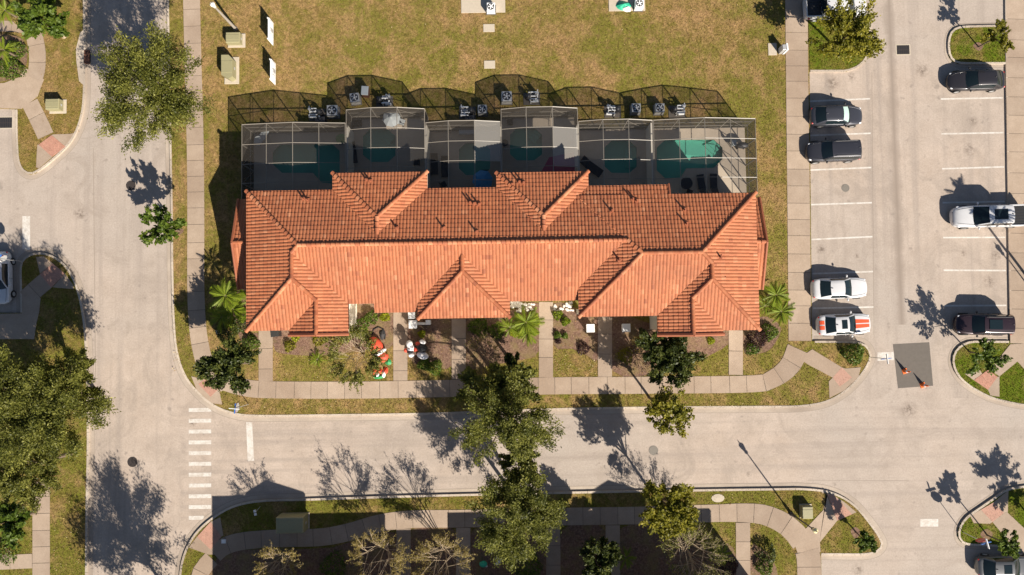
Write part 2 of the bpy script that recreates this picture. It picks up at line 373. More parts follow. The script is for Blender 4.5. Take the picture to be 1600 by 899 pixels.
# ------------------------------------------------------------------ mesh helpers
class MB:
    def __init__(s): s.v = []; s.f = []
    def add(s, v, f):
        o = len(s.v); s.v.extend([tuple(p) for p in v]); s.f.extend([tuple(i + o for i in q) for q in f]); return s
    def box(s, x0, x1, y0, y1, z0, z1):
        return s.add([(x0, y0, z0), (x1, y0, z0), (x1, y1, z0), (x0, y1, z0), (x0, y0, z1), (x1, y0, z1), (x1, y1, z1), (x0, y1, z1)],
                     [(3, 2, 1, 0), (4, 5, 6, 7), (0, 1, 5, 4), (1, 2, 6, 5), (2, 3, 7, 6), (3, 0, 4, 7)])
    def cbox(s, cx, cy, sx, sy, z0, z1, bev=0.0, rot=0.0):
        # box with chamfered upper edges
        c, n = math.cos(rot), math.sin(rot)
        def q(x, y, z): return (cx + c * x - n * y, cy + n * x + c * y, z)
        a, d = sx / 2, sy / 2
        if bev <= 0:
            lv = [(a, d, z0), (a, d, z1)]
        else:
            lv = [(a, d, z0), (a, d, z1 - bev), (a - bev, d - bev, z1)]
        v = []
        for (p, r, z) in lv: v += [q(-p, -r, z), q(p, -r, z), q(p, r, z), q(-p, r, z)]
        f = [(3, 2, 1, 0)]
        for k in range(len(lv) - 1):
            for i in range(4): f.append((4 * k + i, 4 * k + (i + 1) % 4, 4 * k + 4 + (i + 1) % 4, 4 * k + 4 + i))
        t = 4 * (len(lv) - 1); f.append((t, t + 1, t + 2, t + 3))
        return s.add(v, f)
    def prism(s, poly, z0, z1, bottom=False):
        n = len(poly)
        ar = sum(poly[i][0] * poly[(i + 1) % n][1] - poly[(i + 1) % n][0] * poly[i][1] for i in range(n))
        if ar < 0: poly = poly[::-1]
        v = [(x, y, z0) for x, y in poly] + [(x, y, z1) for x, y in poly]
        f = [(i, (i + 1) % n, n + (i + 1) % n, n + i) for i in range(n)] + [tuple(range(n, 2 * n))]
        if bottom: f.append(tuple(range(n - 1, -1, -1)))
        return s.add(v, f)
    def tube(s, pts, rads, k=6, cap=True):
        v = []; f = []
        pts = [Vector(p) for p in pts]
        for i, p in enumerate(pts):
            d = (pts[min(i + 1, len(pts) - 1)] - pts[max(i - 1, 0)]).normalized()
            a = d.cross(Vector((0.13, 0.31, 0.94) if abs(d.z) < 0.9 else (1, 0.1, 0))).normalized(); bb = d.cross(a)
            for j in range(k):
                t = 2 * PI * j / k; v.append(p + (a * math.cos(t) + bb * math.sin(t)) * rads[i])
        for i in range(len(pts) - 1):
            for j in range(k): f.append((i * k + j, i * k + (j + 1) % k, (i + 1) * k + (j + 1) % k, (i + 1) * k + j))
        if cap:
            f.append(tuple(range(k - 1, -1, -1))); f.append(tuple(range((len(pts) - 1) * k, len(pts) * k)))
        return s.add(v, f)
    def lathe(s, prof, k=16, cx=0, cy=0):
        v = []; f = []
        for r, z in prof:
            for j in range(k):
                t = 2 * PI * j / k; v.append((cx + r * math.cos(t), cy + r * math.sin(t), z))
        for i in range(len(prof) - 1):
            for j in range(k): f.append((i * k + j, i * k + (j + 1) % k, (i + 1) * k + (j + 1) % k, (i + 1) * k + j))
        if prof[-1][0] > 0.001: f.append(tuple(range((len(prof) - 1) * k, len(prof) * k)))
        return s.add(v, f)
    def ell(s, c, r, k=12, m=7):
        v = []; f = []
        for i in range(m + 1):
            a = -PI / 2 + PI * i / m
            for j in range(k):
                t = 2 * PI * j / k
                v.append((c[0] + r[0] * math.cos(a) * math.cos(t), c[1] + r[1] * math.cos(a) * math.sin(t), c[2] + r[2] * math.sin(a)))
        for i in range(m):
            for j in range(k): f.append((i * k + j, i * k + (j + 1) % k, (i + 1) * k + (j + 1) % k, (i + 1) * k + j))
        return s.add(v, f)
    def build(s, name, mat, parent=None, smooth=False):
        return mesh_obj(name, s.v, s.f, mat, parent, smooth)
def mesh_obj(name, v, f, mat, parent=None, smooth=False, tint=None):
    me = bpy.data.meshes.new(name)
    me.from_pydata([tuple(map(float, p)) for p in v], [], f)
    me.materials.append(MATS[mat])
    if smooth: me.polygons.foreach_set('use_smooth', [True] * len(me.polygons))
    if tint is not None:
        a = me.attributes.new('tint', 'FLOAT', 'FACE'); a.data.foreach_set('value', np.asarray(tint, dtype=np.float32))
    me.update()
    o = bpy.data.objects.new(name, me); C.objects.link(o)
    if parent is not None: o.parent = parent
    return o
def np_mesh(name, V, F, mat, parent=None, tint=None, kind=None):
    """V (n,3) and F (m,4) arrays"""
    me = bpy.data.meshes.new(name)
    V = np.ascontiguousarray(V, dtype=np.float32); F = np.ascontiguousarray(F, dtype=np.int32)
    me.vertices.add(len(V)); me.vertices.foreach_set('co', V.ravel())
    k = F.shape[1]
    me.loops.add(F.size); me.loops.foreach_set('vertex_index', F.ravel())
    me.polygons.add(len(F)); me.polygons.foreach_set('loop_start', np.arange(0, F.size, k, dtype=np.int32))
    me.polygons.foreach_set('loop_total', np.full(len(F), k, dtype=np.int32))
    me.materials.append(MATS[mat])
    if tint is not None:
        a = me.attributes.new('tint', 'FLOAT', 'FACE'); a.data.foreach_set('value', np.asarray(tint, dtype=np.float32))
    me.update(calc_edges=True); me.validate()
    o = bpy.data.objects.new(name, me); C.objects.link(o)
    if parent is not None: o.parent = parent
    if kind: o['kind'] = kind
    return o
def thing(name, label, cat, loc=(0, 0, 0), rz=0.0, group=None):
    o = bpy.data.objects.new(name, None); C.objects.link(o)
    o.empty_display_size = 0.3
    o.location = loc; o.rotation_euler = (0, 0, rz)
    return tag(o, label, cat, group)
def tag(o, label, cat, group=None):
    o['label'] = label; o['category'] = cat
    if group: o['group'] = group
    return o
def struct(o, label=None):
    o['kind'] = 'structure'
    if label: o['label'] = label
    return o
def struct_empty(name):
    o = bpy.data.objects.new(name, None); C.objects.link(o); o['kind'] = 'structure'; return o
def copy_tree(o, parent=None):
    c = o.copy(); C.objects.link(c)
    if parent is not None: c.parent = parent
    for ch in list(o.children): copy_tree(ch, c)
    return c
def place(o, xy, z=0.0, rz=0.0):
    o.location = (xy[0], xy[1], z); o.rotation_euler = (0, 0, rz)
def spline(pts, closed=False, n=6):
    out = []; m = len(pts)
    rng = range(m if closed else m - 1)
    for i in rng:
        p0 = pts[(i - 1) % m] if closed or i > 0 else pts[0]
        p1 = pts[i]; p2 = pts[(i + 1) % m]
        p3 = pts[(i + 2) % m] if closed or i + 2 < m else pts[-1]
        for k in range(n):
            t = k / n
            out.append(tuple(0.5 * ((2 * p1[a]) + (-p0[a] + p2[a]) * t + (2 * p0[a] - 5 * p1[a] + 4 * p2[a] - p3[a]) * t * t + (-p0[a] + 3 * p1[a] - 3 * p2[a] + p3[a]) * t ** 3) for a in (0, 1)))
    if not closed: out.append(tuple(pts[-1]))
    return out
def offset_line(pts, d):
    out = []
    for i, p in enumerate(pts):
        a = pts[max(i - 1, 0)]; b = pts[min(i + 1, len(pts) - 1)]
        dx, dy = b[0] - a[0], b[1] - a[1]; l = math.hypot(dx, dy) or 1
        out.append((p[0] - dy / l * d, p[1] + dx / l * d))
    return out
def strip(mb, A, B, z0, z1, za=None):
    """solid strip between polylines A and B"""
    n = len(A)
    v = [(*p, z0) for p in A] + [(*p, z1) for p in A] + [(*p, z1) for p in B] + [(*p, z0) for p in B]
    f = []
    for i in range(n - 1):
        for q in range(3): f.append((q * n + i, q * n + i + 1, (q + 1) * n + i + 1, (q + 1) * n + i))
    f.append((0, n, 2 * n, 3 * n)); f.append((n - 1, 4 * n - 1, 3 * n - 1, 2 * n - 1))
    mb.add(v, f)

Z_LAWN, Z_WALK, Z_KERB = 0.12, 0.15, 0.145
ZD = 0.145
POOLS = [
    ([(436, 225), (521, 224), (533, 235), (533, 290), (504, 287), (489.5, 271), (439, 271), (424, 257), (424, 237)], 'L shaped dark swimming pool in the leftmost cage'),
    ([(577, 201), (606, 201), (619, 212), (619, 244), (607, 254.5), (580, 254.5), (566, 243), (566, 213)], 'octagonal pool in the cage with the grey parasol'),
    ([(727, 223), (756, 222.5), (767, 233), (767, 264), (756, 275), (727.5, 275), (716, 264), (716, 233)], 'octagonal pool beside the blue parasol'),
    ([(806, 200), (837, 200), (848, 210), (848, 242), (835, 252), (807, 252), (796, 242), (796, 210)], 'octagonal pool in the cage with the pink mat'),
    ([(955, 219), (984, 219), (996, 230), (996, 261), (984.5, 271.5), (955, 271.5), (943.6, 261), (943.6, 230)], 'octagonal pool beside the tilted dark lounger'),
    ([(1037, 218), (1117, 217), (1131, 230), (1131, 249), (1117, 263), (1072, 264), (1062, 280), (1037.5, 280), (1024, 267), (1024, 230.5)], 'turquoise sunlit pool in the rightmost cage'),
]
POOL_HOLES = [UU(p, ZD) for p, _ in POOLS]
# ------------------------------------------------------------------ ground, road, islands
def holed(name, poly, holes, z, mat):
    if area_(poly) < 0: poly = poly[::-1]
    hs = [h if area_(h) > 0 else h[::-1] for h in holes]
    tri = tessellate_polygon([[Vector((*p, 0)) for p in q] for q in [poly] + hs])
    allp = [p for q in [poly] + hs for p in q]
    F = [tuple(t) if area_([allp[i] for i in t]) > 0 else tuple(reversed(t)) for t in tri]
    return mesh_obj(name, [(*p, z) for p in allp], F, mat)
def area_(p):
    return 0.5 * sum(p[i][0] * p[(i + 1) % len(p)][1] - p[(i + 1) % len(p)][0] * p[i][1] for i in range(len(p)))
def kerb_run(kl, din, dout, step=3.05):
    K = struct_empty('kerb')
    d = [0.0]
    for i in range(1, len(kl)): d.append(d[-1] + math.hypot(kl[i][0] - kl[i - 1][0], kl[i][1] - kl[i - 1][1]))
    inner, outer = offset_line(kl, din), offset_line(kl, dout)
    def at(line, s_):
        for i in range(1, len(kl)):
            if d[i] >= s_:
                t = (s_ - d[i - 1]) / max(d[i] - d[i - 1], 1e-6)
                return (line[i - 1][0] + (line[i][0] - line[i - 1][0]) * t, line[i - 1][1] + (line[i][1] - line[i - 1][1]) * t)
        return line[-1]
    s0 = 0.0
    while s0 < d[-1] - .05:
        e = min(s0 + step, d[-1])
        if d[-1] - e < .8: e = d[-1]
        q = [s0 + .012 + (e - s0 - .024) * k / 6 for k in range(7)]
        m = MB(); strip(m, [at(outer, t) for t in q], [at(inner, t) for t in q], -0.02, Z_KERB + random.uniform(-.004, .004))
        m.build('kerb_stone', 'kerb_concrete', K); s0 = e
def island(kerb_px, close_px, mat, curve=True, kerb=True, gutter=0.42, holes=()):
    """raised lawn: kerb line (px), then closing points out of the picture"""
    k = UU(kerb_px)
    kl = spline(k, n=6) if curve else k
    poly = kl + UU(close_px)
    lawn = struct(holed('lawn', poly, holes, Z_LAWN, mat) if holes else MB().prism(poly, -0.04, Z_LAWN).build('lawn', mat))
    n = len(poly)
    ar = sum(poly[i][0] * poly[(i + 1) % n][1] - poly[(i + 1) % n][0] * poly[i][1] for i in range(n))
    sgn = 1 if ar > 0 else -1
    if kerb:
        kerb_run(kl, 0.17 * sgn, -0.012 * sgn)
        m = MB(); strip(m, offset_line(kl, -gutter * sgn), offset_line(kl, 0.0), -0.02, 0.006); struct(m.build('gutter', 'gutter_concrete'))
        if gutter > .1:
            m = MB(); strip(m, offset_line(kl, -(gutter + .04) * sgn), offset_line(kl, -gutter * sgn), -0.02, 0.003); struct(m.build('gutter_joint', 'seam'))
    return poly
struct(holed('ground', [(-600, -600), (600, -600), (600, 600), (-600, 600)], POOL_HOLES, -0.05, 'grass_dry'))
road = struct(holed('road', [(-70, -45), (70, -45), (70, 50), (-70, 50)], POOL_HOLES, 0.0, 'road_concrete'))
A_K = [(261, -60), (263, 60), (266, 225), (268, 330), (269, 430), (271, 500), (276, 550), (289, 588), (310, 615), (333, 634), (362, 646), (400, 651), (520, 650), (660, 648), (800, 643), (900, 640), (1050, 638), (1200, 637), (1250, 636), (1290, 629), (1322, 611), (1346, 586), (1360, 560), (1354, 541), (1335, 534), (1300, 533), (1272, 533)]
polyA = island(A_K, [(1268, 533), (1264, 112), (1259, -60)], 'grass_dry', holes=POOL_HOLES)
A2_K = [(1265, 113), (1300, 113), (1325, 112), (1345, 102), (1356, 84), (1360, 40), (1358, 30)]
polyA2 = island(A2_K, [(1352, 22), (1262, 22)], 'grass_fresh', gutter=0.0)
B_K = [(279, 960), (281, 900), (288, 865), (304, 835), (330, 810), (365, 790), (410, 781), (480, 779), (600, 775), (800, 770), (1000, 766), (1200, 763), (1260, 763), (1300, 769), (1333, 787), (1358, 815), (1375, 840), (1378, 853), (1368, 863), (1348, 867), (1310, 867), (1282, 867)]
polyB = island(B_K, [(1282, 867), (1284, 960)], 'grass_mid')
C_K = [(133, -60), (134, 20), (134, 60), (134, 100), (134, 140), (131, 175), (122, 205), (108, 228), (85, 250), (62, 268), (48, 273), (36, 267), (29, 252), (27, 230), (26, 200), (26, 172)]
polyC = island(C_K, [(26, 171), (-80, 168), (-80, -60)], 'grass_mid')
D_K = [(34, 489), (33, 450), (33, 415), (42, 401), (60, 395), (82, 399), (105, 416), (121, 445), (131, 485), (136, 530), (139, 600), (140, 700), (138, 800), (137, 960)]
polyD = island(D_K, [(-80, 960), (-80, 489)], 'grass_mid')
E_K = [(1570, 101), (1530, 101), (1496, 100), (1483, 90), (1480, 70), (1484, 52), (1496, 43), (1520, 41), (1564, 40)]
polyE = island(E_K, [], 'grass_fresh', gutter=0.25)
G_K = [(1575, 533), (1540, 533), (1512, 534), (1493, 546), (1487, 566), (1497, 590), (1522, 610), (1558, 626), (1620, 637), (1700, 640)]
polyG = island(G_K, [(1700, 533)], 'grass_fresh', gutter=0.3)
H_K = [(1700, 752), (1620, 757), (1575, 763), (1552, 777), (1530, 792), (1508, 808), (1497, 826), (1498, 843), (1510, 851), (1540, 853), (1566, 854)]
polyH = island(H_K, [(1566, 960), (1700, 960)], 'grass_fresh', gutter=0.3)

# ------------------------------------------------------------------ sidewalks: every slab its own piece
WALKPOLYS = []
def slab_path(parent, line_px, width, step=1.52, mat='sidewalk_concrete', n=8, curve=True):
    k = UU(line_px); k = spline(k, n=n) if curve else k
    # resample
    d = [0.0]
    for i in range(1, len(k)): d.append(d[-1] + math.hypot(k[i][0] - k[i - 1][0], k[i][1] - k[i - 1][1]))
    def at(s):
        for i in range(1, len(k)):
            if d[i] >= s:
                t = (s - d[i - 1]) / max(d[i] - d[i - 1], 1e-6)
                return (k[i - 1][0] + (k[i][0] - k[i - 1][0]) * t, k[i - 1][1] + (k[i][1] - k[i - 1][1]) * t)
        return k[-1]
    s = 0.0; L = d[-1]
    wfn = width if callable(width) else (lambda t: width)
    while s < L - 0.25:
        e = min(s + step * random.uniform(0.92, 1.1), L)
        if L - e < 0.6: e = L
        pts = [at(s + 0.02), at((s + e) / 2), at(e - 0.02)]
        w = [wfn(s / L) / 2, wfn((s + e) / 2 / L) / 2, wfn(e / L) / 2]
        A = []; B = []
        for i in range(3):
            sc_ = (s + 0.02, (s + e) / 2, e - 0.02)[i]
            ta, tb = at(max(0, sc_ - .2)), at(min(L, sc_ + .2)); tl = math.hypot(tb[0] - ta[0], tb[1] - ta[1]) or 1
            nx, ny = -(tb[1] - ta[1]) / tl, (tb[0] - ta[0]) / tl
            A.append((pts[i][0] + nx * w[i], pts[i][1] + ny * w[i])); B.append((pts[i][0] - nx * w[i], pts[i][1] - ny * w[i]))
        poly = A + B[::-1]
        WALKPOLYS.append(poly)
        MB().prism(poly, 0.05, Z_WALK + random.uniform(-0.004, 0.004)).build('slab', mat, parent)
        s = e
    m = MB(); wl = [wfn(di / L) / 2 for di in d]
    nrm = offset_line(k, 1.0)
    A = [(p[0] + (q[0] - p[0]) * w, p[1] + (q[1] - p[1]) * w) for p, q, w in zip(k, nrm, wl)]
    B = [(p[0] - (q[0] - p[0]) * w, p[1] - (q[1] - p[1]) * w) for p, q, w in zip(k, nrm, wl)]
    strip(m, A, B, 0.02, 0.134 + 0.001 * random.random()); m.build('joint_bed', 'joint_dark', parent)
def slab_poly(parent, pts_px, mat='sidewalk_concrete', z=Z_WALK):
    p = UU(pts_px); WALKPOLYS.append(p)
    return MB().prism(p, 0.05, z).build('slab', mat, parent)
W1 = struct_empty('sidewalk')
slab_path(W1, [(299, -60), (301, 30), (303, 110), (306, 225), (307, 330), (307, 440), (309, 500), (314, 540), (323, 575), (331, 594)], 1.52)
slab_path(W1, [(352, 597), (380, 605), (420, 609), (560, 609.5), (700, 607), (860, 603), (1000, 602), (1170, 600), (1205, 593), (1232, 573), (1246, 545)], lambda t: 1.5 if t < 0.92 else 1.5 + (t - 0.92) * 6)
slab_path(W1, [(1249, 533), (1248, 440), (1247, 330), (1245.5, 200), (1244, 60), (1243, -60)], 2.02)
slab_poly(W1, [(331, 596), (348, 590), (366, 600), (346, 612), (343, 606)])
slab_poly(W1, [(300, 588), (331, 596), (311, 600), (330, 620), (343, 607), (348, 632), (330, 630), (309, 611)], z=0.142)
slab_poly(W1, [(1247, 560), (1268, 546), (1314, 574), (1300, 590), (1262, 570)])
slab_poly(W1, [(1294, 596), (1300, 590), (1311, 604), (1330, 590), (1314, 574), (1320, 576), (1344, 574), (1340, 590), (1318, 610), (1295, 622)], z=0.142)
WALKS = [((416, 516), (416, 596)), ((626, 488), (626, 595)), ((717, 498), (717, 593)), ((853, 472), (853, 590)), ((945, 494), (945, 589)), ((1149, 516), (1149, 586))]
for a, bb in WALKS: slab_path(W1, [a, bb], 1.25, 1.7, curve=False)
W2 = struct_empty('sidewalk')
slab_path(W2, [(336, 866), (352, 853), (380, 845), (430, 841), (500, 839), (545, 831), (590, 818), (640, 811), (720, 810), (860, 807), (1000, 805), (1100, 802), (1165, 801), (1200, 806), (1232, 823), (1252, 846)], lambda t: 1.52 + max(0, t - 0.85) * 3)
slab_poly(W2, [(1236, 836), (1252, 830), (1264, 846), (1280, 847), (1281, 862), (1245, 863)], z=0.146)
slab_path(W2, [(1260, 860), (1263, 880), (1264, 960)], 2.1)
slab_path(W2, [(332, 872), (318, 888), (312, 905), (309, 960)], 1.45)
slab_poly(W2, [(1252, 832), (1285, 797), (1292, 771), (1283, 770), (1283, 768), (1290, 771), (1307, 813), (1279, 848), (1262, 850)])
slab_poly(W2, [(1302, 774), (1318, 784), (1337, 800), (1330, 803)], z=0.142)
slab_poly(W2, [(296, 855), (309, 838), (330, 858), (337, 866), (327, 866)], z=0.146)
slab_poly(W2, [(330, 815), (345, 808), (350, 836), (347, 838)], z=0.142)
for a, bb in [((631, 825), (631, 960)), ((724, 824), (724, 960)), ((864, 822), (865, 960)), ((957, 820), (958, 960)), ((1160, 816), (1161, 960))]: slab_path(W2, [a, bb], 1.25, 1.7, curve=False)
W3 = struct_empty('sidewalk')
slab_path(W3, [(49, 22), (55, 55), (60, 85), (58, 115), (47, 140)], 1.5)
slab_poly(W3, [(70, 125), (60, 152), (35, 171), (-60, 168), (-60, 131), (8, 131), (30, 122), (42, 108), (60, 117)])
slab_path(W3, [(48, 161), (64, 193), (73, 213)], 1.5, curve=False)
slab_path(W3, [(-60, 42), (10, 42), (44, 45)], 1.0)
slab_poly(W3, [(60, 227), (62, 227), (83, 246), (62, 264), (58, 262), (59, 240)], z=0.142)
slab_poly(W3, [(84, 211), (112, 210), (120, 208), (104, 230), (82, 212)], z=0.142)
slab_poly(W3, [(134, 46), (127, 52), (120, 78), (121, 98), (125, 128), (132, 134), (133, 90)], 'kerb_concrete', z=0.148)
W4 = struct_empty('sidewalk')
slab_path(W4, [(76, 437), (58, 452), (42, 467)], 1.6, curve=False)
slab_poly(W4, [(36, 456), (56, 466), (65, 466), (63, 486), (58, 508), (55, 530), (-60, 530), (-60, 491), (36, 490)])
slab_path(W4, [(66, 752), (66, 860), (66, 960)], 1.52, 1.4)
slab_path(W4, [(-60, 881), (52, 876)], 1.25)
slab_poly(W4, [(58, 402), (64, 428), (84, 412), (70, 401)], z=0.142)
slab_poly(W4, [(84, 449), (103, 428), (116, 446), (117, 452), (90, 450)], z=0.142)
W5 = struct_empty('sidewalk')
slab_path(W5, [(1590, -60), (1590, 100), (1593, 300), (1595, 420), (1597, 537)], 2.3, 1.75)
slab_poly(W5, [(1577, 538), (1612, 536), (1640, 600), (1620, 600), (1588, 565), (1560, 588), (1545, 578)])
slab_poly(W5, [(1506, 584), (1528, 576), (1533, 584), (1520, 594)], z=0.142)
slab_poly(W5, [(1557, 589), (1560, 588), (1560, 620), (1546, 618), (1542, 609)], z=0.142)
W6 = struct_empty('sidewalk')
slab_poly(W6, [(1567, 801), (1572, 800), (1620, 845), (1620, 880), (1594, 870), (1549, 815)])
slab_poly(W6, [(1514, 806), (1531, 796), (1549, 815), (1545, 818), (1520, 817)], z=0.142)
slab_poly(W6, [(1550, 785), (1574, 766), (1573, 800), (1567, 801)], z=0.142)
# strip the pavement east of the car park stands on, with its kerb
kl = UU([(1569, -60), (1570, 100), (1573, 300), (1575, 420), (1577, 533)])
m = MB(); strip(m, kl, offset_line(kl, 6.0), -0.03, 0.11); struct(m.build('lawn', 'grass_mid'))
m = MB(); strip(m, offset_line(kl, -0.01), offset_line(kl, 0.16), -0.02, 0.146); struct(m.build('kerb', 'kerb_concrete'))
for q in [[(62, 227), (82, 212), (104, 230), (83, 246)], [(311, 600), (325, 589), (343, 607), (330, 620)], [(1300, 590), (1314, 574), (1330, 590), (1311, 604)],
          [(64, 429), (84, 412), (103, 428), (82, 450)], [(1520, 594), (1542, 578), (1557, 589), (1542, 609)], [(309, 838), (330, 815), (347, 838), (330, 858)],
          [(1291, 771), (1302, 773), (1330, 803), (1307, 813)], [(1531, 796), (1550, 785), (1567, 801), (1549, 815)]]:
    o = MB().prism(UU(q), 0.05, 0.154).build('paver_ramp', 'red_pavers'); struct(o, 'red paver kerb ramp')

# mulch beds
MULCHPOLYS = []
for q in [[(429, 518), (470, 516), (545, 516), (552, 478), (600, 476), (614, 486), (614, 540), (585, 545), (560, 549), (500, 556), (445, 553), (430, 546)],
          [(638, 488), (660, 486), (706, 496), (706, 572), (670, 570), (640, 560)], [(729, 496), (796, 486), (842, 474), (842, 548), (815, 562), (770, 570), (729, 572)],
          [(865, 474), (905, 484), (934, 490), (934, 562), (918, 556), (893, 545), (865, 540)], [(957, 490), (1028, 510), (1138, 514), (1138, 537), (1105, 557), (1080, 566), (1020, 585), (957, 580)],
          [(1161, 516), (1186, 496), (1205, 498), (1219, 512), (1214, 530), (1200, 548), (1180, 553), (1162, 551)], [(362, 470), (384, 448), (386, 520), (403, 520), (403, 545), (380, 540)],
          [(340, 872), (400, 858), (520, 855), (618, 832), (618, 960), (340, 960)], [(644, 828), (710, 828), (710, 960), (644, 960)], [(738, 828), (850, 828), (850, 960), (738, 960)],
          [(878, 828), (945, 828), (945, 960), (878, 960)], [(970, 825), (1060, 830), (1110, 858), (1145, 855), (1147, 960), (970, 960)], [(1172, 858), (1186, 855), (1205, 872), (1215, 900), (1215, 960), (1172, 960)],
          [(-50, 60), (20, 56), (40, 68), (44, 95), (32, 118), (5, 128), (-50, 128)],
          [(1519, 72), (1527, 67), (1535, 73), (1528, 81)], [(1530, 834), (1540, 826), (1550, 834), (1541, 844)], [(1328, 830), (1335, 823), (1343, 830), (1336, 842)], [(1296, 70), (1303, 65), (1309, 71), (1302, 78)], [(275, 361), (281, 354), (288, 361), (281, 368)]]:
    k = spline(UU(q), True, 3); MULCHPOLYS.append(k)
    struct(MB().prism(k, 0.06, 0.128).build('mulch_bed', 'mulch'))

# ------------------------------------------------------------------ painted markings (each stripe a piece of the road)
def paint_quad(pts_px, name='painted_stripe', mat='painted_white', z=0.004):
    p = UU(pts_px)
    return mesh_obj(name, [(*q, z) for q in p], [(3, 2, 1, 0)], mat, road)
for i in range(11):
    y = 641 + i * 16.85
    x1 = 330 if i < 10 else 318.5
    paint_quad([(295, y - 3), (x1, y - 3.4), (x1, y + 2.6), (295, y + 3)])
for q in [[(384.5, 660), (394, 660), (397, 720), (387, 721)], [(35, 338), (47, 338), (47, 391), (35, 389)], [(1371, 551), (1397, 550), (1397, 563), (1371, 564)], [(1438, 811), (1466, 811), (1466, 823), (1438, 823)]]:
    paint_quad(q, 'stop_line')
for i, (y0, y1) in enumerate([(158.5, 154.5), (212, 208.5), (266, 262), (320, 317), (374.5, 370), (428, 424.5), (482, 480)]):
    x = 1264.5 + i * 0.9
    paint_quad([(x, y0 - 1.2), (x + 95, y1 - 1.2), (x + 95, y1 + 1.2), (x, y0 + 1.2)])
for i, (y0, y1) in enumerate([(155, 153), (209.5, 207.5), (264, 261), (317, 315), (371.5, 371), (422.5, 423), (478, 477.5)]):
    x = 1470 + i * 0.9
    paint_quad([(x, y0 - 1.2), (x + 97, y1 - 1.2), (x + 97, y1 + 1.2), (x, y0 + 1.2)])
paint_quad([(1395, 538), (1452, 535), (1458, 603), (1403, 607)], 'road_patch', 'asphalt_patch', 0.005)
for q in [[(146, 300), (147, 300), (150, 600), (149, 600)], [(145.5, 232), (146.2, 232), (147, 300), (146, 300)], [(1262, 751), (1262, 750.4), (1420, 751), (1420, 751.6)], [(1362, 113), (1362.7, 113), (1366, 533), (1365.3, 533)]]:
    paint_quad(q, 'seam', 'seam', 0.0035)
def disc(name, px, py, r, mat, label, z=0.0, cat='cover', group=None, ring=None):
    x, y = U(px, py)
    t = thing(name, label, cat, (x, y, z), random.random(), group)
    MB().lathe([(r, 0.0), (r, 0.012), (r * 0.86, 0.016), (r * 0.84, 0.008), (0.02, 0.010)], 24).build('rim', ring or mat, t)
    m = MB()
    for k in range(-3, 4):
        h = math.sqrt(max(0.01, (r * 0.8) ** 2 - (k * r * 0.24) ** 2))
        m.box(k * r * 0.24 - r * 0.05, k * r * 0.24 + r * 0.05, -h, h, 0.005, 0.016)
    m.build('lid_ribs', mat, t)
disc('manhole_cover', 204.5, 290, 0.44, 'iron', 'dark round manhole cover at the edge of a small tree shadow on the left road', group='manhole covers')
disc('manhole_cover', 207, 722, 0.45, 'iron', 'dark round manhole cover in open sunlit road beside the crosswalk', group='manhole covers')
disc('manhole_cover', 1021, 704, 0.42, 'iron_worn', 'worn grey ringed manhole cover on the lower street', group='manhole covers')
disc('manhole_cover', 1321, 294, 0.36, 'iron_worn', 'tan round cover in an empty parking stall', group='manhole covers')
def grate(px, py, sx, sy, label, rot=0.0):
    x, y = U(px, py); t = thing('drain_grate', label, 'drain', (x, y, 0), rot, 'road drains')
    MB().box(-sx / 2 - .1, sx / 2 + .1, -sy / 2 - .1, sy / 2 + .1, -.02, 0.008).build('frame', 'pad_pale', t)
    MB().box(-sx / 2, sx / 2, -sy / 2, sy / 2, 0.0, 0.012).build('pit', 'plastic_black', t)
    m = MB(); n = 7
    for i in range(n):
        xx = -sx / 2 + sx * (i + .5) / n; m.box(xx - .03, xx + .03, -sy / 2, sy / 2, 0.01, 0.022)
    m.box(-sx / 2, sx / 2, -.03, .03, .01, .0235); m.build('bars', 'iron', t)
grate(1411, 78, 1.15, 0.82, 'black square storm drain grate in the middle of the parking aisle')
grate(9, 192, 1.15, 0.95, 'black square drain grate at the left edge of the photo')
x, y = U(136.5, 90); t = thing('kerb_inlet', 'rusty brown storm inlet set in the left road kerb', 'drain', (x, y, 0))
MB().box(-.22, .26, -.62, .62, 0.004, 0.16).build('hood', 'rust', t); MB().box(-.02, .30, -.5, .5, 0.003, 0.09).build('mouth', 'plastic_black', t)
x, y = U(1121, 778); MBx = MB().lathe([(0.62, 0), (0.6, 0.04), (0.01, 0.06)], 14); o = MBx.build('cover_slab', 'pad_pale'); o.location = (x, y, Z_LAWN - .01); o.scale = (0.95, 0.6, 1)
tag(o, 'pale oval cover in the grass verge beside the lower street', 'cover')

# ------------------------------------------------------------------ roofs
SL = 0.365
class Roof:
    """hip / gable piece: rectangle + eave planes rising inwards with slope SL"""
    def __init__(s, rect, eaves, z0):
        s.rect = rect; s.z0 = z0; s.eaves = eaves
        x0, y0, x1, y1 = rect
        s.pl = []
        for d, c in eaves:
            if d == 'N': s.pl.append((0.0, -SL, z0 + SL * c, d))
            if d == 'S': s.pl.append((0.0, SL, z0 - SL * c, d))
            if d == 'W': s.pl.append((SL, 0.0, z0 - SL * c, d))
            if d == 'E': s.pl.append((-SL, 0.0, z0 + SL * c, d))
        s.foot = [(x0, y0), (x1, y0), (x1, y1), (x0, y1)]
    def z(s, x, y):
        x0, y0, x1, y1 = s.rect
        if not (x0 - 1e-4 <= x <= x1 + 1e-4 and y0 - 1e-4 <= y <= y1 + 1e-4): return None
        return min(a * x + b * y + c for a, b, c, d in s.pl)
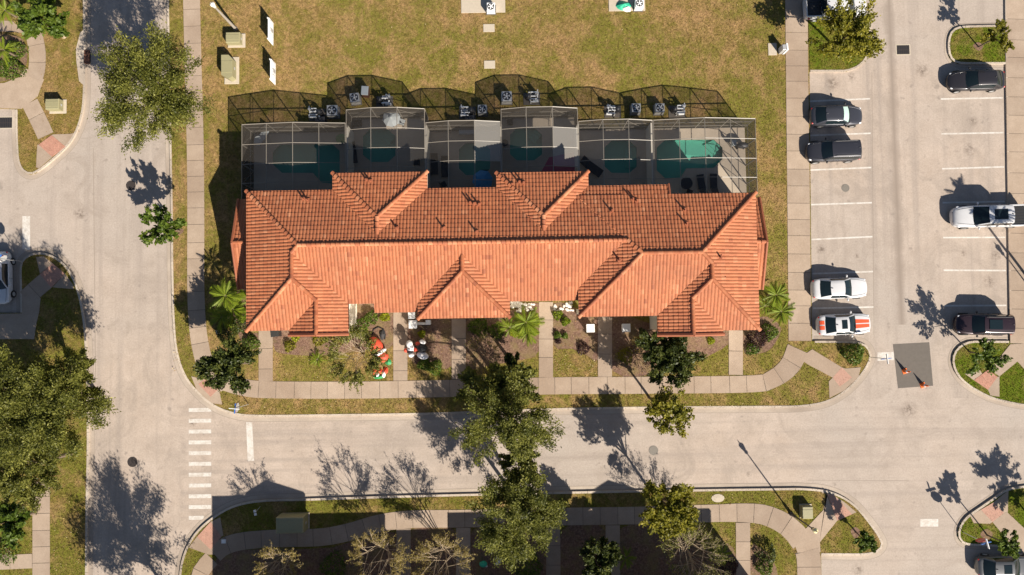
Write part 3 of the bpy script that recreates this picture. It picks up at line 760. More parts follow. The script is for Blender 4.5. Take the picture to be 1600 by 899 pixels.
def clip(poly, a, b, c):
    """keep a x + b y + c >= 0"""
    out = []
    n = len(poly)
    for i in range(n):
        p, q = poly[i], poly[(i + 1) % n]
        fp, fq = a * p[0] + b * p[1] + c, a * q[0] + b * q[1] + c
        if fp >= -1e-9: out.append(p)
        if (fp > 1e-9 and fq < -1e-9) or (fp < -1e-9 and fq > 1e-9):
            t = fp / (fp - fq); out.append((p[0] + (q[0] - p[0]) * t, p[1] + (q[1] - p[1]) * t))
    return out
def area(p):
    return 0.5 * sum(p[i][0] * p[(i + 1) % len(p)][1] - p[(i + 1) % len(p)][0] * p[i][1] for i in range(len(p))) if len(p) > 2 else 0.0
def roof_faces(roofs):
    """visible convex pieces: (poly, plane)"""
    res = []
    for i, r in enumerate(roofs):
        for pi, P in enumerate(r.pl):
            base = r.foot
            for pj, Q in enumerate(r.pl):
                if pj != pi: base = clip(base, Q[0] - P[0], Q[1] - P[1], Q[2] - P[2])
            if area(base) < 0.01: continue
            pieces = [base]
            for j, q in enumerate(roofs):
                if j == i: continue
                x0, y0, x1, y1 = q.rect
                hp = [(1, 0, -x0), (-1, 0, x1), (0, 1, -y0), (0, -1, y1)]
                e = 1e-4 if j < i else -1e-4
                hp += [(Q[0] - P[0], Q[1] - P[1], Q[2] - P[2] + e) for Q in q.pl]
                new = []
                for pc in pieces:
                    rest = pc
                    for h in hp:
                        if len(rest) < 3: break
                        out = clip(rest, -h[0], -h[1], -h[2])
                        if len(out) > 2 and area(out) > 0.004: new.append(out)
                        rest = clip(rest, *h)
                pieces = new
            for pc in pieces:
                if area(pc) > 0.01: res.append((pc, P))
    return res
def ztop(roofs, x, y):
    zs = [r.z(x, y) for r in roofs]; zs = [q for q in zs if q is not None]
    return max(zs) if zs else 0.0
TW, TC = 0.275, 0.37
PROF = [(-0.5, 0.0), (-0.40, 0.002), (-0.26, 0.030), (0.0, 0.044), (0.26, 0.030), (0.40, 0.002), (0.5, 0.0)]
def tile_piece(poly, P, bm_out, rng):
    a, b, c, d = P
    # u along eave, w up the slope (plan)
    if d == 'N': ax = lambda u, w: (u, -w); uv = [(p[0], -p[1]) for p in poly]
    if d == 'S': ax = lambda u, w: (u, w); uv = [(p[0], p[1]) for p in poly]
    if d == 'W': ax = lambda u, w: (w, u); uv = [(p[1], p[0]) for p in poly]
    if d == 'E': ax = lambda u, w: (-w, u); uv = [(p[1], -p[0]) for p in poly]
    zp = lambda x, y: a * x + b * y + c
    us = [q[0] for q in uv]; ws = [q[1] for q in uv]
    # rows start from the eave (plane height at z0 handled by absolute phase)
    w_e = None
    u0 = math.floor(min(us) / TW); u1 = math.ceil(max(us) / TW)
    r0 = math.floor((min(ws)) / TC) - 1; r1 = math.ceil(max(ws) / TC) + 1
    V = []; F = []; T = []
    slope = 1.0
    for k in range(r0, r1):
        wl, wh = k * TC, (k + 1) * TC + 0.03
        for j in range(u0, u1 + 1):
            uc = j * TW
            # skip tiles outside
            inside = True
            m = len(uv)
            ar = area(uv); sg = 1 if ar > 0 else -1
            for i in range(m):
                p, q = uv[i], uv[(i + 1) % m]
                ex, ey = q[0] - p[0], q[1] - p[1]; L = math.hypot(ex, ey)
                if L < 1e-6: continue
                dd = sg * (ex * ((wl + wh) / 2 - p[1]) - ey * (uc - p[0])) / L
                if dd < -0.26: inside = False; break
            if not inside: continue
            o = len(V); t = rng.random() ** 0.9
            t = min(1, max(0, 0.55 + rng.gauss(0, 0.16) - (0.5 if rng.random() < .02 else 0)))
            lift = rng.uniform(-0.006, 0.006); tw = rng.uniform(-0.012, 0.012)
            for (w, h) in ((wh, 0.010), (wl, 0.041)):
                for pu, pz in PROF:
                    x, y = ax(uc + pu * TW + (tw if w == wl else 0), w)
                    V.append((x, y, zp(x, y) + h + pz + lift))
            n = len(PROF)
            for pu, pz in PROF:
                x, y = ax(uc + pu * TW + tw, wl); V.append((x, y, zp(x, y) - 0.005 + pz * 0.15))
            flip = d in ('N', 'E') 
            for q in range(n - 1):
                f1 = (o + q, o + q + 1, o + n + q + 1, o + n + q); f2 = (o + n + q, o + n + q + 1, o + 2 * n + q + 1, o + 2 * n + q)
                F.append(f1); F.append(f2); T += [t, t * 0.8]
    if not V: return
    me = bpy.data.meshes.new('tmp'); me.from_pydata(V, [], F)
    at = me.attributes.new('tint', 'FLOAT', 'FACE'); at.data.foreach_set('value', np.array(T, dtype=np.float32))
    bm = bmesh.new(); bm.from_mesh(me); bpy.data.meshes.remove(me)
    sg = 1 if area(poly) > 0 else -1
    cx = sum(p[0] for p in poly) / len(poly); cy = sum(p[1] for p in poly) / len(poly)
    for i in range(len(poly)):
        p, q = poly[i], poly[(i + 1) % len(poly)]
        nx, ny = (q[1] - p[1]) * sg, -(q[0] - p[0]) * sg
        L = math.hypot(nx, ny)
        if L < 1e-5: continue
        bmesh.ops.bisect_plane(bm, geom=bm.verts[:] + bm.edges[:] + bm.faces[:], plane_co=(p[0], p[1], 0), plane_no=(nx / L, ny / L, 0), clear_outer=True, dist=1e-5)
    bmesh.ops.recalc_face_normals(bm, faces=bm.faces[:])
    for f in bm.faces:
        if f.normal.z < 0: f.normal_flip()
    me = bpy.data.meshes.new('tmp2'); bm.to_mesh(me); bm.free()
    bm_out.from_mesh(me); bpy.data.meshes.remove(me)
def ridge_caps(roofs, segs, parent):
    rng = random.Random(3)
    for (a, b) in segs:
        za, zb = ztop(roofs, *a), ztop(roofs, *b)
        A = Vector((a[0], a[1], za)); B = Vector((b[0], b[1], zb))
        if B.z > A.z: A, B = B, A           # from high to low
        d = (B - A); L = d.length; d.normalize()
        s = d.cross(Vector((0, 0, 1))).normalized(); up = s.cross(d)
        n = max(1, int(L / 0.38)); st = L / n
        V = []; F = []; T = []
        for k in range(n):
            p0 = A + d * (k * st - 0.03); p1 = A + d * ((k + 1) * st + 0.03)
            o = len(V); t = rng.random()
            for (p, h, r) in ((p0, 0.035, 0.125), (p1, 0.085, 0.155)):
                for q in range(7):
                    an = PI * q / 6
                    V.append(p + s * (math.cos(an) * r * 1.15) + up * (math.sin(an) * r * 0.95 + h - 0.03))
            for q in range(6): F.append((o + q, o + q + 1, o + 8 + q, o + 7 + q)); T.append(t)
            F.append(tuple(o + 7 + q for q in range(7))); T.append(t * 0.7)
        ob = mesh_obj('ridge_tiles', V, F, 'clay_tile', parent, False, T); ob['kind'] = 'stuff'
def wall_cells(rects):
    """union of (x0,y0,x1,y1,h): outline wall quads"""
    xs = sorted({r[0] for r in rects} | {r[2] for r in rects}); ys = sorted({r[1] for r in rects} | {r[3] for r in rects})
    H = {}
    for i in range(len(xs) - 1):
        for j in range(len(ys) - 1):
            cx, cy = (xs[i] + xs[i + 1]) / 2, (ys[j] + ys[j + 1]) / 2
            h = max([r[4] for r in rects if r[0] < cx < r[2] and r[1] < cy < r[3]] or [0])
            H[i, j] = h
    m = MB()
    for (i, j), h in H.items():
        if not h: continue
        for di, dj, e in ((1, 0, ((xs[i + 1], ys[j]), (xs[i + 1], ys[j + 1]))), (-1, 0, ((xs[i], ys[j + 1]), (xs[i], ys[j]))), (0, 1, ((xs[i + 1], ys[j + 1]), (xs[i], ys[j + 1]))), (0, -1, ((xs[i], ys[j]), (xs[i + 1], ys[j])))):
            g = H.get((i + di, j + dj), 0)
            if g < h:
                (ax_, ay), (bx, by) = e
                m.add([(ax_, ay, g), (bx, by, g), (bx, by, h), (ax_, ay, h)], [(0, 1, 2, 3)])
    return m
ZL, ZR = 5.65, 6.0
zS = ZL - SL * 0.75
ROOFS = [
    Roof((-21.6, 1.47, 9.3, 10.85), [('N', 10.85), ('S', 1.47), ('W', -21.6)], ZL),
    Roof((-21.6, -0.6, -13.3, 6.1), [('W', -21.6), ('E', -13.3), ('S', -0.6)], ZL),
    Roof((-18.1, -0.95, -13.3, 3.0), [('W', -18.1), ('E', -13.3)], ZL),
    Roof((-7.65, 0.17, -0.15, 6.1), [('W', -7.65), ('E', -0.15), ('S', 0.17)], ZL),
    Roof((-14.54, 6.3, -6.76, 12.25), [('W', -14.54), ('E', -6.76), ('N', 12.25)], ZL),
    Roof((-1.12, 6.3, 6.44, 12.05), [('W', -1.12), ('E', 6.44), ('N', 12.05)], ZL),
    Roof((5.4, 0.12, 20.0, 10.03), [('N', 10.03), ('S', 0.12), ('W', 5.4), ('E', 20.0)], ZR),
    Roof((11.75, -1.15, 20.0, 5.6), [('W', 11.75), ('E', 20.0), ('S', -1.15)], ZR),
    Roof((11.75, -1.42, 17.05, 3.2), [('W', 11.75), ('E', 17.05)], ZR),
    Roof((9.2, 9.6, 13.0, 10.85), [('N', 10.85)], ZR - SL * 0.82),
    Roof((-11.2, 0.72, -7.5, 1.9), [('S', 0.72)], zS + SL * 0.0),
]
ROOFS[10].pl = [(0.0, SL, ZL - SL * 1.47, 'S'), (1.0, 0.0, ZL - SL * 0.75 + 11.2, 'W')]
ROOFS[10].pl = [(0.0, SL, ZL - SL * 1.47, 'S')]
SIDE = [Roof((-23.1, 2.9, -21.3, 10.6), [('N', 10.6), ('S', 2.9)], 3.4), Roof((19.6, 2.2, 21.22, 10.05), [('N', 10.05), ('S', 2.2)], 3.4)]
RIDGES = [((-16.9, 6.16), (9.3, 6.16)), ((-21.6, 10.85), (-16.9, 6.16)), ((-16.9, 6.16), (-17.45, 5.61)), ((-17.45, 5.61), (-17.45, 3.55)), ((-17.45, 3.55), (-21.6, -0.6)),
          ((-17.45, 3.55), (-15.7, 1.8)), ((-15.7, 1.8), (-15.7, -0.95)), ((-3.9, 5.22), (-3.9, 3.92)), ((-3.9, 3.92), (-7.65, 0.17)), ((-3.9, 3.92), (-0.15, 0.17)),
          ((-10.65, 6.96), (-10.65, 8.36)), ((-10.65, 8.36), (-14.54, 12.25)), ((-10.65, 8.36), (-6.76, 12.25)), ((2.66, 7.07), (2.66, 8.27)), ((2.66, 8.27), (-1.12, 12.05)), ((2.66, 8.27), (6.44, 12.05)),
          ((9.3, 6.13), (10.35, 5.08)), ((10.35, 5.08), (15.05, 5.08)), ((10.35, 5.08), (5.4, 0.12)), ((15.05, 5.08), (20.0, 10.03)), ((15.05, 5.08), (15.87, 4.25)), ((15.87, 4.25), (15.87, 2.98)),
          ((15.87, 2.98), (20.0, -1.15)), ((15.87, 2.98), (14.4, 1.5)), ((14.4, 1.5), (14.4, -1.42))]
def sheet(faces, dz, name, mat, parent):
    m = MB()
    for poly, P in faces:
        if area(poly) < 0: poly = poly[::-1]
        m.add([(x, y, P[0] * x + P[1] * y + P[2] + dz) for x, y in poly], [tuple(range(len(poly)))])
    return m.build(name, mat, parent)
def eave_trim(roofs, parent):
    for i, r in enumerate(roofs):
        e = 0.003 * i; x0, y0, x1, y1 = r.rect
        z = r.z0
        for d, c in r.eaves:
            m = MB()
            if d in 'NS':
                zz = min(P[1] * c + P[2] for P in r.pl if P[3] == d)
                o = -(0.03 + e) * (1 if d == 'N' else -1)
                m.box(x0 - e, x1 + e, min(c, c + o), max(c, c + o), zz - 0.2 - e, zz - 0.005)
            else:
                o = -(0.03 + e) * (1 if d == 'E' else -1)
                m.box(min(c, c + o), max(c, c + o), y0 - e, y1 + e, z - 0.2 - e, z - 0.005)
            m.build('fascia', 'trim_white', parent)
        zz = min(P[0] * x + P[1] * y + P[2] for P in r.pl for x, y in r.foot) if len(r.pl) == 1 else z
        mesh_obj('soffit', [(x0, y0, zz - 0.17 - e), (x0, y1, zz - 0.17 - e), (x1, y1, zz - 0.17 - e), (x1, y0, zz - 0.17 - e)], [(0, 1, 2, 3)], 'soffit', parent)

HOUSE = thing('townhouse_block', 'long townhouse block with orange clay tile hip roofs', 'building', (-1, 4.5, 0))
HOUSE.location = (0, 0, 0)
rf = roof_faces(ROOFS); sf = roof_faces(SIDE)
roof_ob = sheet(rf, -0.012, 'roof', 'underlay', HOUSE)
rng = random.Random(11)
bm = bmesh.new()
for poly, P in rf: tile_piece(poly, P, bm, rng)
me = bpy.data.meshes.new('roof_tiles'); bm.to_mesh(me); bm.free(); me.materials.append(MATS['clay_tile'])
o = bpy.data.objects.new('roof_tiles', me); C.objects.link(o); o.parent = roof_ob; o['kind'] = 'stuff'
ridge_caps(ROOFS, RIDGES, roof_ob)
for S_, rdg in ((SIDE[0], ((-23.1, 6.75), (-21.6, 6.75))), (SIDE[1], ((21.22, 6.125), (19.9, 6.125)))):
    f2 = roof_faces([S_])
    lr = sheet(f2, -0.012, 'lower_roof', 'underlay', HOUSE)
    bm = bmesh.new()
    for poly, P in f2: tile_piece(poly, P, bm, rng)
    me = bpy.data.meshes.new('roof_tiles'); bm.to_mesh(me); bm.free(); me.materials.append(MATS['clay_tile'])
    o = bpy.data.objects.new('roof_tiles', me); C.objects.link(o); o.parent = lr; o['kind'] = 'stuff'
    ridge_caps([S_], [rdg], lr)
    eave_trim([S_], lr)
    # rake trim
    xg = S_.rect[0] if S_ is SIDE[0] else S_.rect[2]; y0, y1 = S_.rect[1], S_.rect[3]; ym = (y0 + y1) / 2; zr = 3.4 + SL * (y1 - y0) / 2
    for (ya, yb) in ((y0, ym), (y1, ym)):
        m = MB(); m.tube([(xg, ya, 3.44), (xg, yb, zr + 0.06)], [0.13, 0.13], 6); m.build('rake_tiles', 'clay_tile', lr)
    fz = MB(); a = -0.35 if xg < 0 else 0.35
    fz.add([(xg - a, y0 + .4, 0), (xg - a, y1 - .4, 0), (xg - a, y1 - .4, 3.5), (xg - a, ym, zr - .12), (xg - a, y0 + .4, 3.5)], [(0, 1, 2, 3, 4)])
    for yy in (y0 + .4, y1 - .4): fz.add([(xg - a, yy, 0), (xg - 4.5 * a, yy, 0), (xg - 4.5 * a, yy, 3.5), (xg - a, yy, 3.5)], [(0, 1, 2, 3)])
    fz.build('gable_wall', 'stucco', HOUSE)
eave_trim(ROOFS, HOUSE)
# rakes of the two small street gables and of the step in the rear eave
def bar(p, q, r, name='rake_tiles', mat='clay_tile', parent=None):
    m = MB(); m.tube([p, q], [r, r], 6); return m.build(name, mat, parent or roof_ob)
for (xa, xm, xb, y, z0) in ((-18.1, -15.7, -13.3, -0.97, ZL), (11.75, 14.4, 17.05, -1.44, ZR)):
    zr = z0 + SL * (xm - xa)
    bar((xa - .05, y, z0 + .04), (xm, y, zr + .06), 0.15); bar((xb + .05, y, z0 + .04), (xm, y, zr + .06), 0.15)
    m = MB(); m.add([(xa + .3, y + .38, 0), (xb - .3, y + .38, 0), (xb - .3, y + .38, z0 - .1), (xm, y + .38, zr - .2), (xa + .3, y + .38, z0 - .1)], [(0, 1, 2, 3, 4)])
    m.build('gable_wall', 'stucco', HOUSE)
bar((13.0, 10.9, 5.66), (13.0, 9.95, 6.06), 0.11)
# walls
I = 0.5
wr = [(r.rect[0] + I, r.rect[1] + I, r.rect[2] - I, r.rect[3] - I, r.z0 - 0.18) for r in ROOFS[:9]]
wr[2] = (-17.6, -0.57, -13.8, 3.0, ZL - .18); wr[8] = (12.25, -1.04, 16.5, 3.0, ZR - .18)
wr[0] = (-21.1, 2.35, 9.3, 10.35, ZL - .19)
wr[3] = (-7.15, 2.0, -0.65, 6.0, ZL - .19)
wr[6] = (5.9, 1.9, 19.5, 9.53, ZR - .19)
wall_cells(wr).build('wall', 'stucco', HOUSE)
# porch columns under the two deep eaves
for (cx, cy) in ((-7.1, .62), (-.7, .62), (-3.9, .62), (8.4, .6), (5.95, .6)):
    MB().cbox(cx, cy, .42, .42, 0.1, 5.4, 0).build('porch_column', 'stucco', HOUSE)
# windows, doors
def window(x, y, z, w, h, d):
    f = MB()
    if d in 'NS':
        s = 1 if d == 'N' else -1
        f.box(x - w / 2 - .07, x + w / 2 + .07, min(y, y + s * .05), max(y, y + s * .05), z - .07, z + h + .07); f = f.build('window', 'trim_white', HOUSE)
        MB().box(x - w / 2, x + w / 2, min(y + s * .02, y + s * .06), max(y + s * .02, y + s * .06), z, z + h).build('pane', 'window_glass', f)
    else:
        s = 1 if d == 'E' else -1
        f.box(min(x, x + s * .05), max(x, x + s * .05), y - w / 2 - .07, y + w / 2 + .07, z - .07, z + h + .07); f = f.build('window', 'trim_white', HOUSE)
        MB().box(min(x + s * .02, x + s * .06), max(x + s * .02, x + s * .06), y - w / 2, y + w / 2, z, z + h).build('pane', 'window_glass', f)
for x in (-12.2, -9.2, 1.2, 3.9): window(x, 2.35, 3.5, 1.3, 1.3, 'S')
for x in (-5.4, -2.4): window(x, 2.0, 3.5, 1.2, 1.3, 'S')
for x in (-17.0, -14.6): window(x, -0.57, 3.4, 1.0, 1.3, 'S')
for x in (13.0, 15.6): window(x, -1.04, 3.5, 1.0, 1.3, 'S')
for x in (7.4, 9.6): window(x, 1.9, 3.6, 1.2, 1.3, 'S')
for x in (-19, -16.5, -4.8, -2.8, 8.5, 11): window(x, 10.35 if x < 6 else 10.35, 3.4, 1.2, 1.3, 'N')
for x in (-19.5, -8.0, -3.0): window(x, 10.35, 0.2, 2.2, 2.2, 'N')
for x in (-10.65, ): window(x, 11.75, 0.2, 2.4, 2.2, 'N')
window(2.66, 11.55, 0.2, 2.4, 2.2, 'N')
for (x, y) in ((-9.9, 2.35), (-4.7, 2.0), (3.0, 2.35), (8.2, 1.9)):
    d_ = MB().box(x - .5, x + .5, y - .06, y - .0, 0.15, 2.25).build('door', 'door_wood', HOUSE)
    MB().box(x + .35, x + .41, y - .12, y - .06, 1.1, 1.2).build('handle', 'chrome', d_)
# roof vents: short lead pipes
def vents(pts, z):
    for px, py in pts:
        x, y = U(px, py, z); zz = ztop(ROOFS, x, y)
        m = MB(); m.tube([(x, y, zz - .02), (x, y, zz + 0.50)], [0.075, 0.07], 8); m.cbox(x, y, .3, .36, zz - .1, zz + .10, .02)
        m.build('vent_pipe', 'clay_tile', roof_ob)
vents([(470, 309), (477, 311), (576, 281), (570, 279), (734, 316), (740, 318), (811, 283), (818, 284), (990, 310), (996, 313), (1070, 328), (1071, 351), (621, 358), (694, 358), (745, 364), (956, 330), (966, 407), (1122, 403), (800, 287), (748, 319)], 6.7)

# the neighbouring block south of the picture, whose gabled shadow lies over the verge
zz0 = 6.3
Ls = lambda px, py, h: (lambda g: (g[0] + 0.57 * 1.42 * h, g[1] - 0.82 * 1.42 * h))(U(px, py))
nx0, ny0 = Ls(331, 775, zz0)
xg0, _ = Ls(383, 772, zz0); xg1, yg = Ls(474, 778, zz0)
x2, y2 = Ls(597, 797, zz0); x3, y3 = Ls(697, 823, zz0); x4, y4 = Ls(697, 797, zz0); x5, _ = Ls(922, 770, zz0); x6, y6 = Ls(1003, 770, zz0); x7, y7 = Ls(1105, 800, zz0)
NB = [Roof((nx0, y3 - 12, x7, y3), [('N', y3), ('S', y3 - 12), ('W', nx0), ('E', x7)], zz0),
      Roof((nx0, y3 - 6, xg1, ny0), [('N', ny0), ('W', nx0), ('E', xg1)], zz0),
      Roof((xg0, y3 - 3, xg1, ny0 + .25), [('W', xg0), ('E', xg1)], zz0),
      Roof((xg1 - 1, y3 - 6, x2, y2), [('N', y2), ('E', x2), ('W', xg1 - 1)], zz0),
      Roof((x4, y3 - 6, x7, y4), [('N', y4), ('E', x7), ('W', x4)], zz0),
      Roof((x5, y3 - 3, x6, y6 + .2), [('W', x5), ('E', x6)], zz0)]
NH = thing('townhouse_block', 'neighbouring tiled townhouse block south of the street', 'building')
f3 = roof_faces(NB); sh = sheet(f3, 0, 'roof', 'clay_tile', NH)
wall_cells([(r.rect[0] + .45, r.rect[1] + .45, r.rect[2] - .45, r.rect[3] - .45, zz0 - .15) for r in NB]).build('wall', 'stucco', NH)
eave_trim(NB, NH)

# ------------------------------------------------------------------ patios, pools, screen cages
def U3(px, py, h): return U(px, py, h)
ZD = 0.145
CAGES = [
    dict(x=[378, 416, 457, 498, 540], z=[3.0, 3.25, 3.5, 3.25, 3.0], y=195, back=300, lab='low screen pool cage at the left end over a long L shaped dark pool'),
    dict(x=[540, 579, 620, 664], z=[3.0, 3.55, 3.55, 3.0], y=172, back=270, lab='screen pool cage second from left, standing forward, with a grey parasol inside'),
    dict(x=[664, 700, 741, 782], z=[3.0, 3.5, 3.5, 3.0], y=192, back=292, lab='screen pool cage third from left, with a blue parasol beside its pool'),
    dict(x=[782, 822, 863, 903], z=[3.0, 3.55, 3.55, 3.0], y=171, back=270, lab='screen pool cage standing forward with a pink mat on its patio'),
    dict(x=[903, 942, 982, 1020], z=[3.0, 3.5, 3.5, 3.0], y=190, back=290, lab='screen pool cage with a tilted dark lounger beside a small octagonal pool'),
    dict(x=[1020, 1061, 1101, 1141, 1180], z=[3.0, 3.3, 3.55, 3.3, 3.0], y=188, back=300, lab='screen pool cage at the right end over a sunlit turquoise pool'),
]
def bar_box(m, p, q, w=0.032):
    m.tube([p, q], [w, w], 4)
cage_x = []
for ci, cg in enumerate(CAGES):
    X = [U(px, cg['y'], z)[0] for px, z in zip(cg['x'], cg['z'])]
    cg['X'] = X
for ci in range(5):     # shared party lines
    xm = (CAGES[ci]['X'][-1] + CAGES[ci + 1]['X'][0]) / 2
    CAGES[ci]['X'][-1] = xm - 0.05; CAGES[ci + 1]['X'][0] = xm + 0.05
hN = lambda x: 11.75 if -14.04 < x < -7.26 else (11.55 if -0.62 < x < 5.94 else (9.53 if x > 12.9 else 10.35))
for ci, (cg, (ppx, plab)) in enumerate(zip(CAGES, POOLS)):
    X, Z = cg['X'], cg['z']
    yN = U(cg['x'][0], cg['y'], 3.0)[1]; yS = 10.9 if ci not in () else 10.9
    hy = [yN, yN - 1.75, yN - 3.45, yN - 5.1]
    hy = [y for y in hy if y > 11.4] + [10.4]
    # patio slab with pool hole
    pool = UU(ppx, ZD)
    if area(pool) < 0: pool = pool[::-1]
    rect = [(X[0] - .02, 9.4), (X[-1] + .02, 9.4), (X[-1] + .02, yN + 0.06), (X[0] - .02, yN + 0.06)]
    tri = tessellate_polygon([[Vector((*p, 0)) for p in rect], [Vector((*p, 0)) for p in pool]])
    allp = rect + pool
    V = [(*p, ZD) for p in allp]
    nr = len(rect); F = []
    for t in tri:
        a3 = area([allp[i] for i in t]); F.append(tuple(t) if a3 > 0 else tuple(reversed(t)))
    V += [(*p, 0.0) for p in rect]
    for i in range(4): F.append((nr + len(pool) + i, nr + len(pool) + (i + 1) % 4, (i + 1) % 4, i))
    struct(mesh_obj('patio', V, F, 'patio_concrete'))
    # pool
    pc = (sum(p[0] for p in pool) / len(pool), sum(p[1] for p in pool) / len(pool))
    pt = thing('swimming_pool', plab, 'pool', (*pc, 0))
    loc = [(p[0] - pc[0], p[1] - pc[1]) for p in pool]; n = len(loc)
    V = [(*p, ZD) for p in loc] + [(*p, -0.38) for p in loc]
    F = [(i, n + i, n + (i + 1) % n, (i + 1) % n) for i in range(n)] + [tuple(range(n, 2 * n))]
    mesh_obj('basin', V, F, 'pool_plaster', pt)
    mesh_obj('water', [(*p, 0.02) for p in loc], [tuple(range(n))], 'pool_water', pt)
    inn = [(p[0] * 0.96, p[1] * 0.96) for p in loc]
    V = [(p[0] * 1.03, p[1] * 1.03, ZD + .012) for p in loc] + [(*p, ZD + .012) for p in inn] + [(*p, ZD - .05) for p in inn]
    F = [(i, (i + 1) % n, n + (i + 1) % n, n + i) for i in range(n)] + [(n + i, n + (i + 1) % n, 2 * n + (i + 1) % n, 2 * n + i) for i in range(n)]
    mesh_obj('coping', V, F, 'patio_concrete', pt)
    ia = {0: 3, 1: 5, 2: 4, 3: 5, 4: 4, 5: 7}[ci]
    A_, B_ = Vector((*loc[ia], 0)), Vector((*loc[(ia + 1) % n], 0)); mid = (A_ + B_) / 2; inw = -mid.normalized()
    for k in range(3):
        a = A_ + inw * 0.0; b_ = B_ + inw * 0.0; w = 0.35 * (k + 1)
        m = MB(); m.prism([tuple(a[:2]), tuple(b_[:2]), tuple((b_ + inw * w)[:2]), tuple((a + inw * w)[:2])], -0.37, -0.06 - 0.09 * k - .003 * k); m.build('step', 'pool_plaster', pt)
    # cage
    t = thing('pool_cage', cg['lab'], 'enclosure', (X[0], yN, 0), 0, 'screen pool cages behind the townhouses')
    ox, oy = X[0], yN
    L = lambda x, y, z: (x - ox, y - oy, z)
    SCR = 'insect_screen_dark' if ci > 3 else 'insect_screen'
    for i, (x, z) in enumerate(zip(X, Z)):
        w = 0.055
        m = MB(); m.cbox(x - ox, 0, .08, .05, 0.13, z, 0); m.build('post', 'frame_white', t)
        if i not in (0, len(X) - 1) or True:
            m = MB(); bar_box(m, L(x, yN, z), L(x, hy[-1], z)); m.build('beam', 'frame_white', t)
    for y in hy[:-1]:
        for i in range(len(X) - 1):
            m = MB(); bar_box(m, L(X[i], y, Z[i]), L(X[i + 1], y, Z[i + 1]), .028 if y != yN else .04); m.build('purlin', 'frame_white', t)
    m = MB()
    for zz in (0.17, 0.95, 2.05): m.box(0, X[-1] - ox, -.035, .035, zz - .03, zz + .03)
    m.build('rail', 'frame_white', t)
    for i in range(len(X) - 1):     # diagonal wind braces in the rear wall
        m = MB()
        if i in (0, len(X) - 2): 
            a, b_ = (i, i + 1) if i == 0 else (i + 1, i)
            bar_box(m, L(X[a], yN - .02, 0.2), L(X[b_], yN - .02, 2.95), .022); m.build('brace', 'frame_white', t)
    for i in range(len(X) - 1):
        for k in range(len(hy) - 1):
            V = [L(X[i], hy[k], Z[i] + .01), L(X[i + 1], hy[k], Z[i + 1] + .01), L(X[i + 1], hy[k + 1], Z[i + 1] + .01), L(X[i], hy[k + 1], Z[i] + .01)]
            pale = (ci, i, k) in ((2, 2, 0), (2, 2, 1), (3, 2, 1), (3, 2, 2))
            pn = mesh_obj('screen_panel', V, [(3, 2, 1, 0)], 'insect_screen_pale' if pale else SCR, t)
            if pale: pn['label'] = 'paler, denser screen panel'
        V = [L(X[i], yN, 0.15), L(X[i + 1], yN, 0.15), L(X[i + 1], yN, Z[i + 1]), L(X[i], yN, Z[i])]
        mesh_obj('screen_panel', V, [(0, 1, 2, 3)], SCR, t)
    sides = []
    if ci in (0, 1, 3): sides.append(X[0])
    if ci in (1, 3, 5): sides.append(X[-1])
    for sx in sides:
        ys = hy if ci in (0, 5) else [yN, yN - 1.35]
        for k in range(len(ys) - 1):
            mesh_obj('screen_panel', [L(sx, ys[k], .15), L(sx, ys[k + 1], .15), L(sx, ys[k + 1], 3.0), L(sx, ys[k], 3.0)], [(0, 1, 2, 3)], SCR, t)
            m = MB(); m.cbox(sx - ox, ys[k + 1] - oy, .06, .10, .13, 3.0, 0); m.build('post', 'frame_white', t)
            m = MB(); bar_box(m, L(sx, ys[k], .95), L(sx, ys[k + 1], .95), .03); m.build('rail', 'frame_white', t)
            m = MB(); bar_box(m, L(sx, ys[k], .2), L(sx, ys[k + 1], 2.9), .028); m.build('brace', 'frame_white', t)
    if ci < 5:      # stucco party wall between two patios
        yw = min(yN, U(CAGES[ci + 1]['x'][0], CAGES[ci + 1]['y'], 3.0)[1])
        o = MB().box(-.09, .09, 10.36 - yw, 0.0, 0.12, 2.45).build('party_wall', 'stucco'); o.location = (X[-1] + .05, yw - .08, 0)
        tag(o, ['stucco wall between the leftmost and the second pool patio', 'stucco wall between the grey parasol and the blue parasol patios', 'stucco wall between the blue parasol and the pink mat patios', 'stucco wall between the pink mat and the tilted lounger patios', 'stucco wall between the tilted lounger patio and the rightmost patio'][ci], 'wall', 'party walls between the pool patios')

